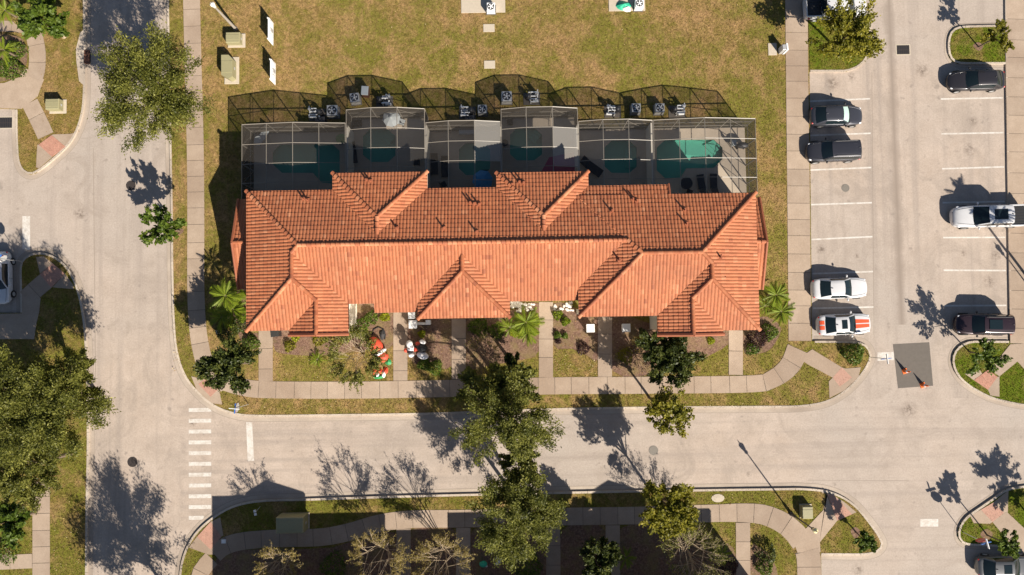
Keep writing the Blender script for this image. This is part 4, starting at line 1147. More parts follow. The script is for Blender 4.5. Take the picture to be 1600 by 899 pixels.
# ------------------------------------------------------------------ vegetation
def leaf_quads(rng, P, size, aspect=0.5, upb=0.9, tint=None, D=None):
    n = len(P)
    nr = rng.normal(size=(n, 3)); nr[:, 2] = np.abs(nr[:, 2]) + upb
    nr /= np.linalg.norm(nr, axis=1)[:, None]
    t = rng.normal(size=(n, 3)) if D is None else D + 0.6 * rng.normal(size=(n, 3))
    t -= nr * np.sum(t * nr, axis=1)[:, None]; t /= np.linalg.norm(t, axis=1)[:, None] + 1e-9
    b = np.cross(nr, t)
    s = (size * rng.uniform(0.65, 1.3, n))[:, None]
    V = np.empty((n, 4, 3))
    V[:, 0] = P - t * s; V[:, 1] = P - b * s * aspect; V[:, 2] = P + t * s; V[:, 3] = P + b * s * aspect
    F = np.arange(4 * n).reshape(n, 4)
    return V.reshape(-1, 3), F
def crown_sprays(rng, R, rz, nl, ns, elong=0.5, gap=0.0):
    """limb ends, sprays (centre, direction)"""
    limbs = []
    ga = PI * (3 - math.sqrt(5))
    for i in range(nl):
        f = (i + 0.5) / nl
        r = math.sqrt(f) * 0.80 * (1 + rng.normal() * 0.10)
        a = i * ga + rng.normal() * 0.25
        z = math.sqrt(max(0.0, 1 - min(1, r) ** 2)) * (0.55 + 0.45 * rng.random()) * (1 if rng.random() < .82 else -0.35) 
        limbs.append((r * R * math.cos(a), r * R * math.sin(a), z * rz * 0.8))
    S = []; D = []
    for l in limbs:
        l = np.array(l)
        for k in range(ns):
            o = rng.normal(size=3) * np.array([0.17, 0.17, 0.13]) * R * (0.8 + 0.4 * rng.random())
            c = l + o
            q = math.hypot(c[0], c[1]) / R
            if q > 1.0: c[:2] /= q * rng.uniform(0.98, 1.12)
            d = c.copy(); d[2] += 0.25 * rz; d /= np.linalg.norm(d) + 1e-6
            S.append(c); D.append(d)
    return limbs, np.array(S), np.array(D)
def make_tree(name, label, cat, crown_px, zc, r_px, leafmat, seed, nl=13, ns=9, nleaf=90, lsize=0.17, aspect=0.5, flat=0.62, trunk_r=0.17, bark='bark', base_px=None, group=None, spray=0.42, squash=(1, 1), upb=0.9, rot=0.0):
    rng = np.random.default_rng(seed)
    cx, cy = U(crown_px[0], crown_px[1], zc)
    bx, by = U(*base_px) if base_px else (cx, cy)
    R = r_px * 0.0571 * (1 - zc / CAM_H); rz = R * flat
    t = thing(name, label, cat, (bx, by, 0.0), 0, group)
    limbs, S, D = crown_sprays(rng, R, rz, nl, ns)
    off = np.array([cx - bx, cy - by, zc])
    sq = np.array([squash[0], squash[1], 1.0])
    S = S * sq
    P = []; Dd = []; T = []
    for c, d in zip(S, D):
        k = max(6, int(nleaf * rng.uniform(0.45, 1.4)))
        along = rng.uniform(-0.7, 1.0, k) * spray * R * 0.42
        p = c + d * along[:, None] + rng.normal(size=(k, 3)) * np.array([1, 1, 0.7]) * R * 0.055
        P.append(p); Dd.append(np.repeat(d[None], k, 0))
        T.append(np.clip(rng.normal(0.42, 0.13) + rng.normal(0, 0.17, k), 0, 1))
    P = np.concatenate(P) + off; Dd = np.concatenate(Dd); T = np.concatenate(T)
    V, F = leaf_quads(rng, P, lsize, aspect, upb, D=Dd)
    np_mesh('crown', V, F, leafmat, t, T)
    m = MB()
    zf = max(0.5, zc - rz * 0.75)
    fork = Vector((off[0] * 0.6, off[1] * 0.6, zf))
    m.tube([(0, 0, 0.0), (off[0] * .1 + .03, off[1] * .1, 0.3), (off[0] * .3, off[1] * .3 + .04, zf * .55), fork], [trunk_r * 1.5, trunk_r * 1.1, trunk_r * .92, trunk_r * .8], 8)
    for l in limbs:
        e = Vector((l[0] * sq[0] + off[0], l[1] * sq[1] + off[1], l[2] + off[2]))
        mid = fork.lerp(e, 0.5) + Vector((rng.normal() * .12, rng.normal() * .12, 0.15 * R * .3))
        m.tube([fork, mid, e], [trunk_r * .5, trunk_r * .3, trunk_r * .1], 5, False)
    for i in rng.choice(len(S), min(len(S), 46), False):
        e = Vector(S[i] + D[i] * spray * R * .3 + off); l = limbs[i // ns]
        a = Vector((l[0] * sq[0] + off[0], l[1] * sq[1] + off[1], l[2] + off[2])).lerp(fork, 0.25)
        m.tube([a, e], [trunk_r * .16, trunk_r * .05], 4, False)
    m.build('trunk', bark, t)
    return t
OAKS = dict(leafmat='leaf_oak', lsize=0.098, aspect=0.42)
make_tree('oak_tree', 'large olive green oak overhanging the upper left road and sidewalk', 'tree', (236, 148), 6.3, 84, seed=1, nl=20, ns=10, nleaf=182, **OAKS)
make_tree('oak_tree', 'biggest spreading oak at the left edge, reaching over the road kerb', 'tree', (80, 641), 7.0, 79, seed=2, nl=22, ns=11, nleaf=182, squash=(1.0, 1.1), **OAKS)
make_tree('oak_tree', 'oak crown cut by the left edge of the photo beside the biggest oak', 'tree', (8, 622), 7.0, 80, seed=3, nl=18, ns=10, nleaf=172, **OAKS)
make_tree('oak_tree', 'pale oak on the left edge just below the biggest oak', 'tree', (40, 730), 6.0, 62, seed=4, nl=14, ns=10, nleaf=172, **OAKS)
make_tree('oak_tree', 'large oak hanging over the middle of the lower street', 'tree', (790, 657), 6.6, 73, seed=5, nl=14, ns=9, nleaf=162, squash=(1.06, .95), base_px=(797, 628), **OAKS)
make_tree('oak_tree', 'oak on the verge south of the street, its crown nearly touching the street oak', 'tree', (806, 806), 5.6, 69, seed=6, nl=17, ns=10, nleaf=182, base_px=(806, 779), **OAKS)
make_tree('oak_tree', 'narrow oak limb of leaves between the two street oaks', 'tree', (812, 722), 5.2, 34, seed=7, nl=8, ns=8, nleaf=153, base_px=(808, 706 + 72), **OAKS)
make_tree('oak_tree', 'dark shaded oak over the sidewalk in front of the central gable', 'tree', (780, 604), 4.4, 48, seed=8, nl=13, ns=9, nleaf=120, squash=(1.35, .62), leafmat='leaf_oak', lsize=.15, aspect=.45)
make_tree('oak_tree', 'oak below the photo on the left road verge, throwing a shadow on the road', 'tree', (238, 1022), 6.2, 84, seed=9, nl=18, ns=10, nleaf=182, **OAKS)
make_tree('oak_tree', 'added oak crown at the top of the biggest oak, thickening the shadow on the left island', 'tree', (112, 592), 5.5, 43, seed=41, nl=13, ns=9, nleaf=120, base_px=(121, 604), **OAKS)  # extra crown, added so its shadow fills the gap on the left island
MAG = dict(leafmat='leaf_magnolia', lsize=0.125, aspect=0.5, upb=0.4)
make_tree('magnolia_tree', 'dark glossy magnolia on the corner lawn near the red pavers', 'tree', (361, 570), 4.0, 42, seed=11, nl=13, ns=8, nleaf=112, **MAG)
make_tree('magnolia_tree', 'dark glossy magnolia below the right wing of the house, over the sidewalk', 'tree', (1050, 562), 3.4, 41, seed=12, nl=12, ns=8, nleaf=120, **MAG)
make_tree('magnolia_tree', 'very dark magnolia in the shade just left of the glossy one under the right wing', 'tree', (1018, 541), 3.4, 28, seed=13, nl=9, ns=7, nleaf=112, **MAG)
make_tree('magnolia_tree', 'bright glossy tree over the curved walk in the upper left corner', 'tree', (72, 33), 3.8, 40, leafmat='leaf_green', seed=14, nl=12, ns=8, nleaf=99, lsize=.15, aspect=.6, base_px=(101, 58), bark='bark_pale')
make_tree('magnolia_tree', 'small leafy tree standing on the kerb of the left road', 'tree', (253, 357), 3.4, 32, leafmat='leaf_green', seed=15, nl=10, ns=6, nleaf=46, lsize=.15, aspect=.6, base_px=(281, 361), trunk_r=.08)
make_tree('magnolia_tree', 'tall cone shaped magnolia with shiny leaves at the bottom edge', 'tree', (936, 872), 3.2, 34, seed=16, nl=11, ns=8, nleaf=105, flat=1.1, squash=(.8, 1.1), **MAG)
make_tree('magnolia_tree', 'dark evergreen in front of the house beside the bare tan bush', 'tree', (806, 580), 3.2, 27, seed=17, nl=8, ns=7, nleaf=112, **MAG)
make_tree('magnolia_tree', 'dark leafy tree at the left edge below the pale oak', 'tree', (18, 815), 3.2, 34, leafmat='leaf_green', seed=18, nl=10, ns=8, nleaf=96, lsize=.15, aspect=.6)
YEL = dict(leafmat='leaf_yellow', lsize=0.12, aspect=0.55)
make_tree('elm_tree', 'thin yellow green tree leaning over the north kerb of the lower street', 'tree', (1040, 645), 4.1, 39, seed=19, nl=12, flat=.85, ns=7, nleaf=44, base_px=(1013, 620), trunk_r=.11, **YEL)
make_tree('elm_tree', 'yellow green tree on the south verge near the oval cover', 'tree', (1040, 792), 4.5, 43, seed=20, nl=17, flat=1.05, ns=8, nleaf=65, base_px=(1013, 764), trunk_r=.11, **YEL)
make_tree('elm_tree', 'yellowish airy tree on the grass planter at the top of the car park', 'tree', (1320, 58), 4.0, 50, seed=21, nl=15, ns=8, nleaf=58, base_px=(1302, 72), trunk_r=.12, **YEL)
make_tree('elm_tree', 'skinny leaning young tree on the small planter in the upper right', 'tree', (1560, 60), 2.9, 23, seed=22, nl=7, ns=5, nleaf=39, base_px=(1527, 74), trunk_r=.06, **YEL)
make_tree('elm_tree', 'sparse young tree on the corner planter below the dark maroon car', 'tree', (1538, 560), 3.0, 29, leafmat='leaf_green', seed=23, nl=9, ns=6, nleaf=41, lsize=.12, base_px=(1513, 549), trunk_r=.06)
make_tree('elm_tree', 'small green tree on the planter beside the silver car', 'tree', (1572, 850), 3.0, 21, leafmat='leaf_green', seed=24, nl=7, ns=6, nleaf=58, lsize=.12, base_px=(1541, 836), trunk_r=.06)
make_tree('topiary_tree', 'small round clipped tree on the tip of the lower planter', 'tree', (1350, 845), 1.9, 17, leafmat='leaf_green', seed=25, nl=8, ns=6, nleaf=112, lsize=.10, flat=.95, base_px=(1336, 831), trunk_r=.06)

def make_crape(label, crown_px, zc, r_px, seed, leaves=900, base_px=None, bark='bark_pale', leafmat='leaf_crape', stems=7, lsize=.052, name='crape_myrtle', group=None, tw=.7):
    """bare multi stem tree: fans of thin twigs with few leaves"""
    rng = np.random.default_rng(seed)
    cx, cy = U(crown_px[0], crown_px[1], zc)
    bx, by = U(*base_px) if base_px else (cx, cy)
    R = r_px * 0.0571 * (1 - zc / CAM_H)
    t = thing(name, label, 'tree', (bx, by, 0.0), 0, group)
    off = Vector((cx - bx, cy - by, 0)); top = zc + R * .45
    m = MB(); ends = []
    for i in range(stems):
        a = 2 * PI * i / stems + rng.normal() * .3; r = R * .45 * rng.uniform(.35, 1)
        p0 = Vector((math.cos(a) * .1, math.sin(a) * .1, 0)); p2 = off + Vector((math.cos(a) * r, math.sin(a) * r, zc * .72))
        p1 = p0.lerp(p2, .45) + Vector((0, 0, .25))
        m.tube([p0, p1, p2], [.06 * tw, .05 * tw, .035 * tw], 5, False)
        for j in range(6):
            b = a + rng.normal() * .85; rr = R * rng.uniform(.55, .92)
            q = off + Vector((math.cos(b) * rr, math.sin(b) * rr, zc + (top - zc) * rng.uniform(-.5, .7)))
            s = p1.lerp(p2, rng.uniform(.6, 1)); mid = s.lerp(q, .5) + Vector((0, 0, .15))
            m.tube([s, mid, q], [.028 * tw, .02 * tw, .012 * tw], 4, False)
            for k in range(7):
                c = b + rng.normal() * .5
                e = mid.lerp(q, rng.uniform(0, 1)); l = R * rng.uniform(.12, .34)
                f = e + Vector((math.cos(c) * l, math.sin(c) * l, rng.uniform(-.1, .5)))
                m.tube([e, f], [.014 * tw, .007 * tw], 3, False); ends.append((e, f))
    m.build('trunk', bark, t)
    P = []; 
    for k in range(leaves):
        e, f = ends[rng.integers(len(ends))]; P.append(e.lerp(f, rng.uniform(.3, 1.1)) + Vector(rng.normal(size=3) * .05 * R * .5))
    V, F = leaf_quads(rng, np.array(P), lsize, .55, .6)
    np_mesh('crown', V, F, leafmat, t, np.clip(rng.normal(.5, .25, len(P)), 0, 1))
    return t
make_crape('bare beige crape myrtle at the bottom edge nearest the utility box', (432, 886), 4.6, 37, 31, 3600)
make_crape('bare crape myrtle in the sun at the bottom edge, left of the third front walk', (588, 876), 4.8, 48, 32, 5200)
make_crape('round sunlit crape myrtle at the bottom edge beside the green and white ornaments', (688, 880), 4.6, 48, 33, 6000, stems=9)
make_crape('large olive crape myrtle among shrubs at the bottom right', (1084, 868), 4.0, 52, 34, 4200, leafmat='leaf_oak', stems=9)
make_crape('tan bare bush in front of the central gable', (756, 556), 3.6, 34, 35, 1100, leafmat='leaf_crape', bark='bark')
make_crape('pale see through crape myrtle over the front lawn beside the red inflatable', (552, 556), 4.2, 48, 36, 6500, stems=9, leafmat='leaf_oak', bark='bark_pale', lsize=.075, tw=.5)
make_crape('bare tree south of the photo casting a twiggy shadow on the crosswalk side', (412, 935), 4.6, 30, 37, 160, base_px=(430, 905))
make_crape('thin dark tree in the shaded bed under the right wing eave', (1000, 556), 2.6, 24, 38, 500, bark='bark', leafmat='leaf_purple')

def frond_mesh(L, droop, nleaf, lw, seed):
    rng = np.random.default_rng(seed); V = []; F = []
    def sp(t): return np.array([L * (t - .12 * t * t * droop), 0, L * (.42 * t - .75 * droop * t * t)])
    for i in range(nleaf):
        t = .12 + .88 * i / (nleaf - 1); p = sp(t); ll = L * .34 * math.sin(PI * (0.15 + .8 * t)) ** .8
        for s in (-1, 1):
            d = np.array([1.0, s * .62, -.2 - .3 * t]); d /= np.linalg.norm(d)
            q = p + d * ll * rng.uniform(.85, 1.1); w = np.array([lw, 0, 0])
            o = len(V); V += [p - w, p + w, q]; F.append((o, o + 1, o + 2) if s < 0 else (o + 1, o, o + 2))
    for i in range(6):
        a, b = sp(i / 6), sp((i + 1) / 6); o = len(V); w = np.array([0, .018, 0])
        V += [a - w, a + w, b + w, b - w]; F.append((o, o + 1, o + 2, o + 3))
    return V, F
FR = []
for s, (L, dr) in enumerate([(1.45, .95), (1.3, .65), (1.05, .3)]):
    V, F = frond_mesh(L, dr, 22, .026, s)
    me = bpy.data.meshes.new('frond'); me.from_pydata([tuple(p) for p in V], [], F); me.materials.append(MATS['leaf_palm'])
    a = me.attributes.new('tint', 'FLOAT', 'FACE'); a.data.foreach_set('value', np.random.default_rng(s).uniform(.25, .8, len(F)).astype(np.float32)); FR.append(me)
def palm(label, px, py, h, s=1.0, n=16, seed=0, group='small palms around the houses', lean=(0, 0)):
    rng = random.Random(seed); x, y = U(px, py, h)
    t = thing('palm', label, 'palm', (x, y, 0), 0, group)
    m = MB(); m.tube([(-lean[0], -lean[1], 0), (-lean[0] * .4, -lean[1] * .4, h * .5), (0, 0, h)], [.13, .10, .09], 7); m.build('trunk', 'bark', t)
    for k in range(n):
        lay = k % 3; o = bpy.data.objects.new('frond', FR[lay]); C.objects.link(o); o.parent = t
        o.location = (0, 0, h - .03); sc = s * rng.uniform(.85, 1.15); o.scale = (sc, sc, sc)
        o.rotation_euler = (rng.uniform(-.25, .25), rng.uniform(-.2, .2) - (.25 if lay == 2 else 0), k * 2.399 + rng.uniform(-.2, .2))
palm('bright palm beside the left wall of the house, upper of its pair', 352, 462, 2.8, 1.2, 22, 1)
palm('bright palm beside the left wall of the house, lower of its pair', 364, 484, 2.1, 1.1, 20, 2)
palm('yellow green palm right of the house nearest the white coupe, upper of its pair', 1213, 461, 2.2, 1.0, 24, 3)
palm('yellow green palm right of the house, lower of its pair', 1221, 487, 1.9, 1.0, 24, 4)
palm('shaded palm tucked against the right wall of the house', 1196, 478, 1.6, .7, 12, 5)
palm('bright spreading palm just right of the central gable', 822, 504, 1.6, 1.15, 26, 6)
palm('dim palm in the shade under the central gable corner', 797, 512, 1.2, .9, 14, 7)
palm('lime palm in the upper left corner of the photo', 8, 16, 2.2, 1.0, 17, 8)
palm('lime palm in the round hedge bed at the left edge', 6, 78, 1.8, 1.0, 17, 9)
palm('small bright palm on the front lawn left of the crape myrtle', 496, 562, .5, .62, 13, 10)
palm('spiky green palm by the last walk south of the street', 1129, 866, .9, .8, 13, 11)
palm('dim palm in the shade right of the cone shaped magnolia', 978, 872, .9, .8, 12, 12)
palm('palm right of the photo whose shadow lies in front of the pickup', 1686, 422, 6.2, 1.35, 22, 13)
make_tree('elm_tree', 'tree right of the photo whose soft shadow lies by the lower right kerb', 'tree', (1688, 862), 4.2, 33, leafmat='leaf_green', seed=42, nl=12, ns=6, nleaf=60, lsize=.13, trunk_r=.08)
palm('palm by the left sidewalk edge, lowest of the left wall cluster', 346, 496, 1.9, 1.0, 20, 16)
palm('palm right against the left house wall, behind its pair', 374, 455, 2.0, .95, 20, 17)
palm('second spreading palm beside the centre walk, nearer the lawn', 824, 519, 1.1, .9, 24, 18)


def shrub(label, px, py, r_px, h, leafmat, seed, n=420, lsize=.085, name='shrub', cat='shrub', squash=(1, 1), group=None):
    rng = np.random.default_rng(seed); x, y = U(px, py, h * .6); R = r_px * .0571
    t = thing(name, label, cat, (x, y, 0.1), 0, group)
    d = rng.normal(size=(n, 3)); d[:, 2] = np.abs(d[:, 2]); d /= np.linalg.norm(d, axis=1)[:, None]
    lob = 1 + .22 * np.sin(3 * np.arctan2(d[:, 1], d[:, 0]) + seed) * (1 - d[:, 2])
    P = d * (rng.uniform(.55, 1, n) ** .5 * lob)[:, None] * np.array([R * squash[0], R * squash[1], h])
    V, F = leaf_quads(rng, P, lsize, .55, .5, D=d)
    np_mesh('foliage', V, F, leafmat, t, np.clip(rng.normal(.45, .22, n), 0, 1))
    m = MB()
    for k in range(5):
        a = k * 1.26; m.tube([(0, 0, 0), (R * .5 * math.cos(a), R * .5 * math.sin(a), h * .75)], [.03, .012], 4, False)
    m.build('stem', 'bark', t)
SH = [
 ('clipped round bush on the planter beside the striped coupe', 1336, 553, 17, 1.25, 'leaf_green', 900), ('dark purple bush by the last front walk, right corner of the house', 1186, 528, 17, 1.1, 'leaf_purple', 700),
 ('green bush behind the purple bush at the right corner of the house', 1203, 520, 14, .9, 'leaf_green', 500), ('low round bush at the foot of the purple bush', 1176, 545, 11, .6, 'leaf_green', 350),
 ('yellow bush beside the front walk left of the inflatables', 601, 495, 8, .7, 'leaf_lime', 260), ('green bush against the white side wall of the left wing', 580, 496, 11, .9, 'leaf_green', 330),
 ('spreading green bush under the white side wall corner', 560, 513, 17, 1.0, 'leaf_green', 600), ('lime bush under the left wing gable', 461, 526, 8, .6, 'leaf_lime', 260),
 ('olive bush in front of the left wing gable', 452, 541, 9, .6, 'leaf_yellow', 240), ('dark green bush left of the first front walk', 392, 536, 12, .8, 'leaf_green', 420),
 ('dark bush between the left palms and the house', 372, 508, 14, 1.1, 'leaf_magnolia', 500), ('bright green bush in front of the white inflatables', 662, 570, 10, .8, 'leaf_green', 360),
 ('darker bush below the bright one by the second walk', 679, 575, 12, .8, 'leaf_green', 420), ('dense dark bush at the left house corner, above the magnolia', 352, 522, 17, 1.3, 'leaf_magnolia', 700), ('leafy bush against the left wall just under the left palms', 378, 492, 12, 1.0, 'leaf_green', 420), ('olive hedge clump right of the first front walk', 500, 527, 14, .7, 'leaf_yellow', 480), ('bright green clump left of the spreading palm', 808, 516, 12, .7, 'leaf_lime', 420), ('bright green clump right of the spreading palm', 834, 500, 10, .7, 'leaf_lime', 340), ('golden bush on the shaded bed left of the glossy magnolia', 978, 556, 13, .8, 'leaf_yellow', 420),
 ('small lime bush under the porch pillar', 659, 522, 6, .5, 'leaf_lime', 170),
 ('broad leafy green plant beside the centre walk', 871, 492, 8, .6, 'leaf_palm', 220), ('second broad leafy plant beside the centre walk', 884, 502, 7, .55, 'leaf_palm', 200),
 ('small dark bush on the bed right of the centre walk', 871, 524, 6, .5, 'leaf_green', 160), ('tiny dark bush near the front lawn edge', 883, 525, 5, .45, 'leaf_green', 140),
 ('grassy green clump under the central gable', 748, 511, 16, .7, 'leaf_green', 520), ('dim bush left of the spreading palm', 776, 517, 13, .8, 'leaf_green', 420),
 ('brown olive bush under the bare crape myrtle', 528, 530, 12, .5, 'leaf_crape', 360), ('lime bush right of the small front gable', 1111, 533, 6, .4, 'leaf_lime', 160),
 ('tiny green bush in the gravel bed of the right wing', 1112, 531, 4, .35, 'leaf_green', 90), ('leafy bush at the bottom edge beside the white ornament', 822, 882, 24, 1.6, 'leaf_green', 800),
 ('dark bush at the bottom edge under the shady walk', 1200, 866, 15, 1.2, 'leaf_magnolia', 500), ('green bush with red flowers at the bottom edge', 1196, 888, 14, .9, 'leaf_green', 420),
 ('dark shrub at the foot of the last south walk', 1140, 888, 14, .8, 'leaf_purple', 360), ('hedge lump on the round bed at the left edge, upper', 22, 78, 17, .9, 'leaf_green', 600),
 ('hedge lump on the round bed at the left edge, lower', 20, 108, 17, .9, 'leaf_green', 620), ('hedge lump at the very left edge of the round bed', -3, 108, 14, .9, 'leaf_green', 420),
 ('dark fan shaped bush in shade at the bottom edge beside the fourth walk', 520, 885, 20, 1.1, 'leaf_green', 480), ('brown bush by the sidewalk in the upper left corner', 30, 30, 12, .8, 'leaf_crape', 320),
 ('green bush at the left edge beside the bottom walk', 10, 865, 18, .9, 'leaf_green', 420), ('bronze shrub in the shaded bed near the white squares', 1000, 538, 13, .8, 'leaf_crape', 260),
 ('reddish shrub on the mulch left of the white squares', 912, 545, 10, .6, 'leaf_purple', 220), ('pink flowering tuft beside the centre walk', 872, 533, 5, .35, 'leaf_purple', 110),
]
for i, (lab, px, py, r, h, lm, n) in enumerate(SH): shrub(lab, px, py, r, h, lm, 100 + i, int(n * 1.25))
# short grass blades standing on every lawn, ragged along the paths
def in_poly(P, poly):
    x, y = P[:, 0], P[:, 1]; c = np.zeros(len(P), bool); n = len(poly); j = n - 1
    for i in range(n):
        xi, yi = poly[i]; xj, yj = poly[j]
        c ^= ((yi > y) != (yj > y)) & (x < (xj - xi) * (y - yi) / ((yj - yi) if yj != yi else 1e-9) + xi); j = i
    return c
def blades(poly, dens, mat, seed, xr=(-47, 47), yr=(-24, 30), avoid=()):
    rng = np.random.default_rng(seed)
    xs = [p[0] for p in poly]; ys = [p[1] for p in poly]
    x0, x1, y0, y1 = max(min(xs), xr[0]), min(max(xs), xr[1]), max(min(ys), yr[0]), min(max(ys), yr[1])
    n = int((x1 - x0) * (y1 - y0) * dens)
    P = np.stack([rng.uniform(x0, x1, n), rng.uniform(y0, y1, n)], 1)
    P = P[in_poly(P, poly)]
    P = P[~((P[:, 0] > -21.2) & (P[:, 0] < 19.6) & (P[:, 1] > 2.2) & (P[:, 1] < 11.0))]
    for cg in CAGES:
        yN = U(cg['x'][0], cg['y'], 3.0)[1]
        P = P[~((P[:, 0] > cg['X'][0]) & (P[:, 0] < cg['X'][-1]) & (P[:, 1] > 9.0) & (P[:, 1] < yN + .05))]
    for q in WALKPOLYS + MULCHPOLYS:
        qa = np.array(q); c = qa.mean(0); qs = c + (qa - c) * .985
        lo, hi = qs.min(0), qs.max(0)
        k = np.where((P[:, 0] > lo[0]) & (P[:, 0] < hi[0]) & (P[:, 1] > lo[1]) & (P[:, 1] < hi[1]))[0]
        if len(k):
            m = in_poly(P[k], [tuple(v) for v in qs]); keep = np.ones(len(P), bool); keep[k[m]] = False; P = P[keep]
    n = len(P); a = rng.uniform(0, 2 * PI, n); w = rng.uniform(.02, .045, n); h = rng.uniform(.03, .075, n); le = rng.uniform(0.0, .09, n); b = rng.uniform(0, 2 * PI, n)
    V = np.zeros((n, 3, 3)); z = Z_LAWN - .01
    V[:, 0] = np.stack([P[:, 0] - np.cos(a) * w, P[:, 1] - np.sin(a) * w, np.full(n, z)], 1)
    V[:, 1] = np.stack([P[:, 0] + np.cos(a) * w, P[:, 1] + np.sin(a) * w, np.full(n, z)], 1)
    V[:, 2] = np.stack([P[:, 0] + np.cos(b) * le, P[:, 1] + np.sin(b) * le, z + .01 + h], 1)
    o = np_mesh('grass_blades', V.reshape(-1, 3), np.arange(3 * n).reshape(n, 3), mat, None, None, 'stuff')
    o['label'] = 'short grass blades on the lawns'
for k, (pl, mt, dn) in enumerate(((polyA, 'grass_dry', 130), (polyA2, 'grass_fresh', 150), (polyB, 'grass_mid', 110), (polyC, 'grass_mid', 110), (polyD, 'grass_mid', 90), (polyE, 'grass_fresh', 150), (polyG, 'grass_fresh', 150), (polyH, 'grass_fresh', 150))): blades(pl, dn, mt, 50 + k)
# fallen leaves on the front lawns and beds
rng = np.random.default_rng(5)
P = []
for (x0, x1, y0, y1, n) in [(430, 612, 540, 592, 110), (866, 934, 560, 588, 150), (866, 1000, 500, 560, 160), (958, 1020, 540, 590, 120), (270, 300, 490, 580, 90), (350, 660, 625, 640, 120), (880, 1250, 622, 634, 120), (60, 130, 60, 210, 110), (330, 1220, 5, 140, 260), (85, 135, 770, 890, 160), (640, 705, 500, 560, 120), (60, 120, 490, 540, 90), (1000, 1250, 770, 790, 60)]:
    for k in range(n):
        p = U(rng.uniform(x0, x1), rng.uniform(y0, y1)); P.append((p[0], p[1], Z_LAWN + .035))
V, F = leaf_quads(rng, np.array(P), .05, .7, 2.0)
o = np_mesh('fallen_leaves', V, F, 'leaf_litter', None, rng.uniform(0, 1, len(P))); o['kind'] = 'stuff'; o['label'] = 'scattered pale fallen leaves on lawns and beds'

# ------------------------------------------------------------------ cars
def loft(stations):
    """stations: list of (x, [(y,z)...]) -> verts, faces"""
    V = []; F = []; n = len(stations[0][1])
    for x, pr in stations: V += [(x, y, z) for y, z in pr]
    for i in range(len(stations) - 1):
        for j in range(n - 1): F.append((i * n + j, i * n + j + 1, (i + 1) * n + j + 1, (i + 1) * n + j))
    F.append(tuple(range(n - 1, -1, -1))); F.append(tuple((len(stations) - 1) * n + j for j in range(n)))
    return V, F
KIND = {
 'sedan': dict(L=4.75, W=1.84, H=1.45, belt=.93, hood=.90, deck=.96, body=[(-.5, .36, .58), (-.488, .62, .74), (-.466, .78, .87), (-.43, .89, .95), (-.36, .97, .98), (-.2, 1, .95), (0, 1, .94), (.16, 1, .95), (.24, .985, .95), (.32, .96, .89), (.39, .90, .82), (.44, .80, .75), (.478, .62, .66), (.5, .32, .55)],
               gh=dict(rw0=-.40, rw1=-.25, ws1=.05, ws0=.20)),
 'coupe': dict(L=4.80, W=1.90, H=1.37, belt=.92, body=[(-.5, .38, .60), (-.488, .65, .76), (-.466, .81, .90), (-.43, .92, .98), (-.34, 1.0, 1.0), (-.2, .99, .95), (0, .97, .92), (.12, .98, .94), (.2, .99, .95), (.31, .97, .91), (.39, .91, .84), (.44, .81, .77), (.478, .63, .68), (.5, .32, .55)],
               gh=dict(rw0=-.38, rw1=-.20, ws1=.02, ws0=.165)),
 'suv': dict(L=4.75, W=1.90, H=1.70, belt=1.05, body=[(-.5, .55, .70), (-.488, .76, .93), (-.462, .90, 1.04), (-.36, 1, 1.08), (-.2, 1, 1.07), (0, 1, 1.06), (.16, 1, 1.07), (.24, .985, 1.06), (.33, .955, 1.01), (.40, .89, .95), (.445, .80, .88), (.48, .63, .78), (.5, .34, .62)],
             gh=dict(rw0=-.485, rw1=-.42, ws1=.08, ws0=.215)),
 'pickup': dict(L=6.1, W=2.0, H=1.93, belt=1.22, body=[(-.5, .94, .98), (-.49, .98, 1.02), (-.3, 1, 1.02), (-.235, 1, 1.03), (-.21, 1, 1.18), (0, 1, 1.2), (.1, 1, 1.21), (.2, .99, 1.22), (.3, .97, 1.19), (.40, .93, 1.13), (.45, .86, 1.04), (.482, .74, .92), (.5, .50, .75)],
                gh=dict(rw0=-.235, rw1=-.21, ws1=.10, ws0=.235)),
}
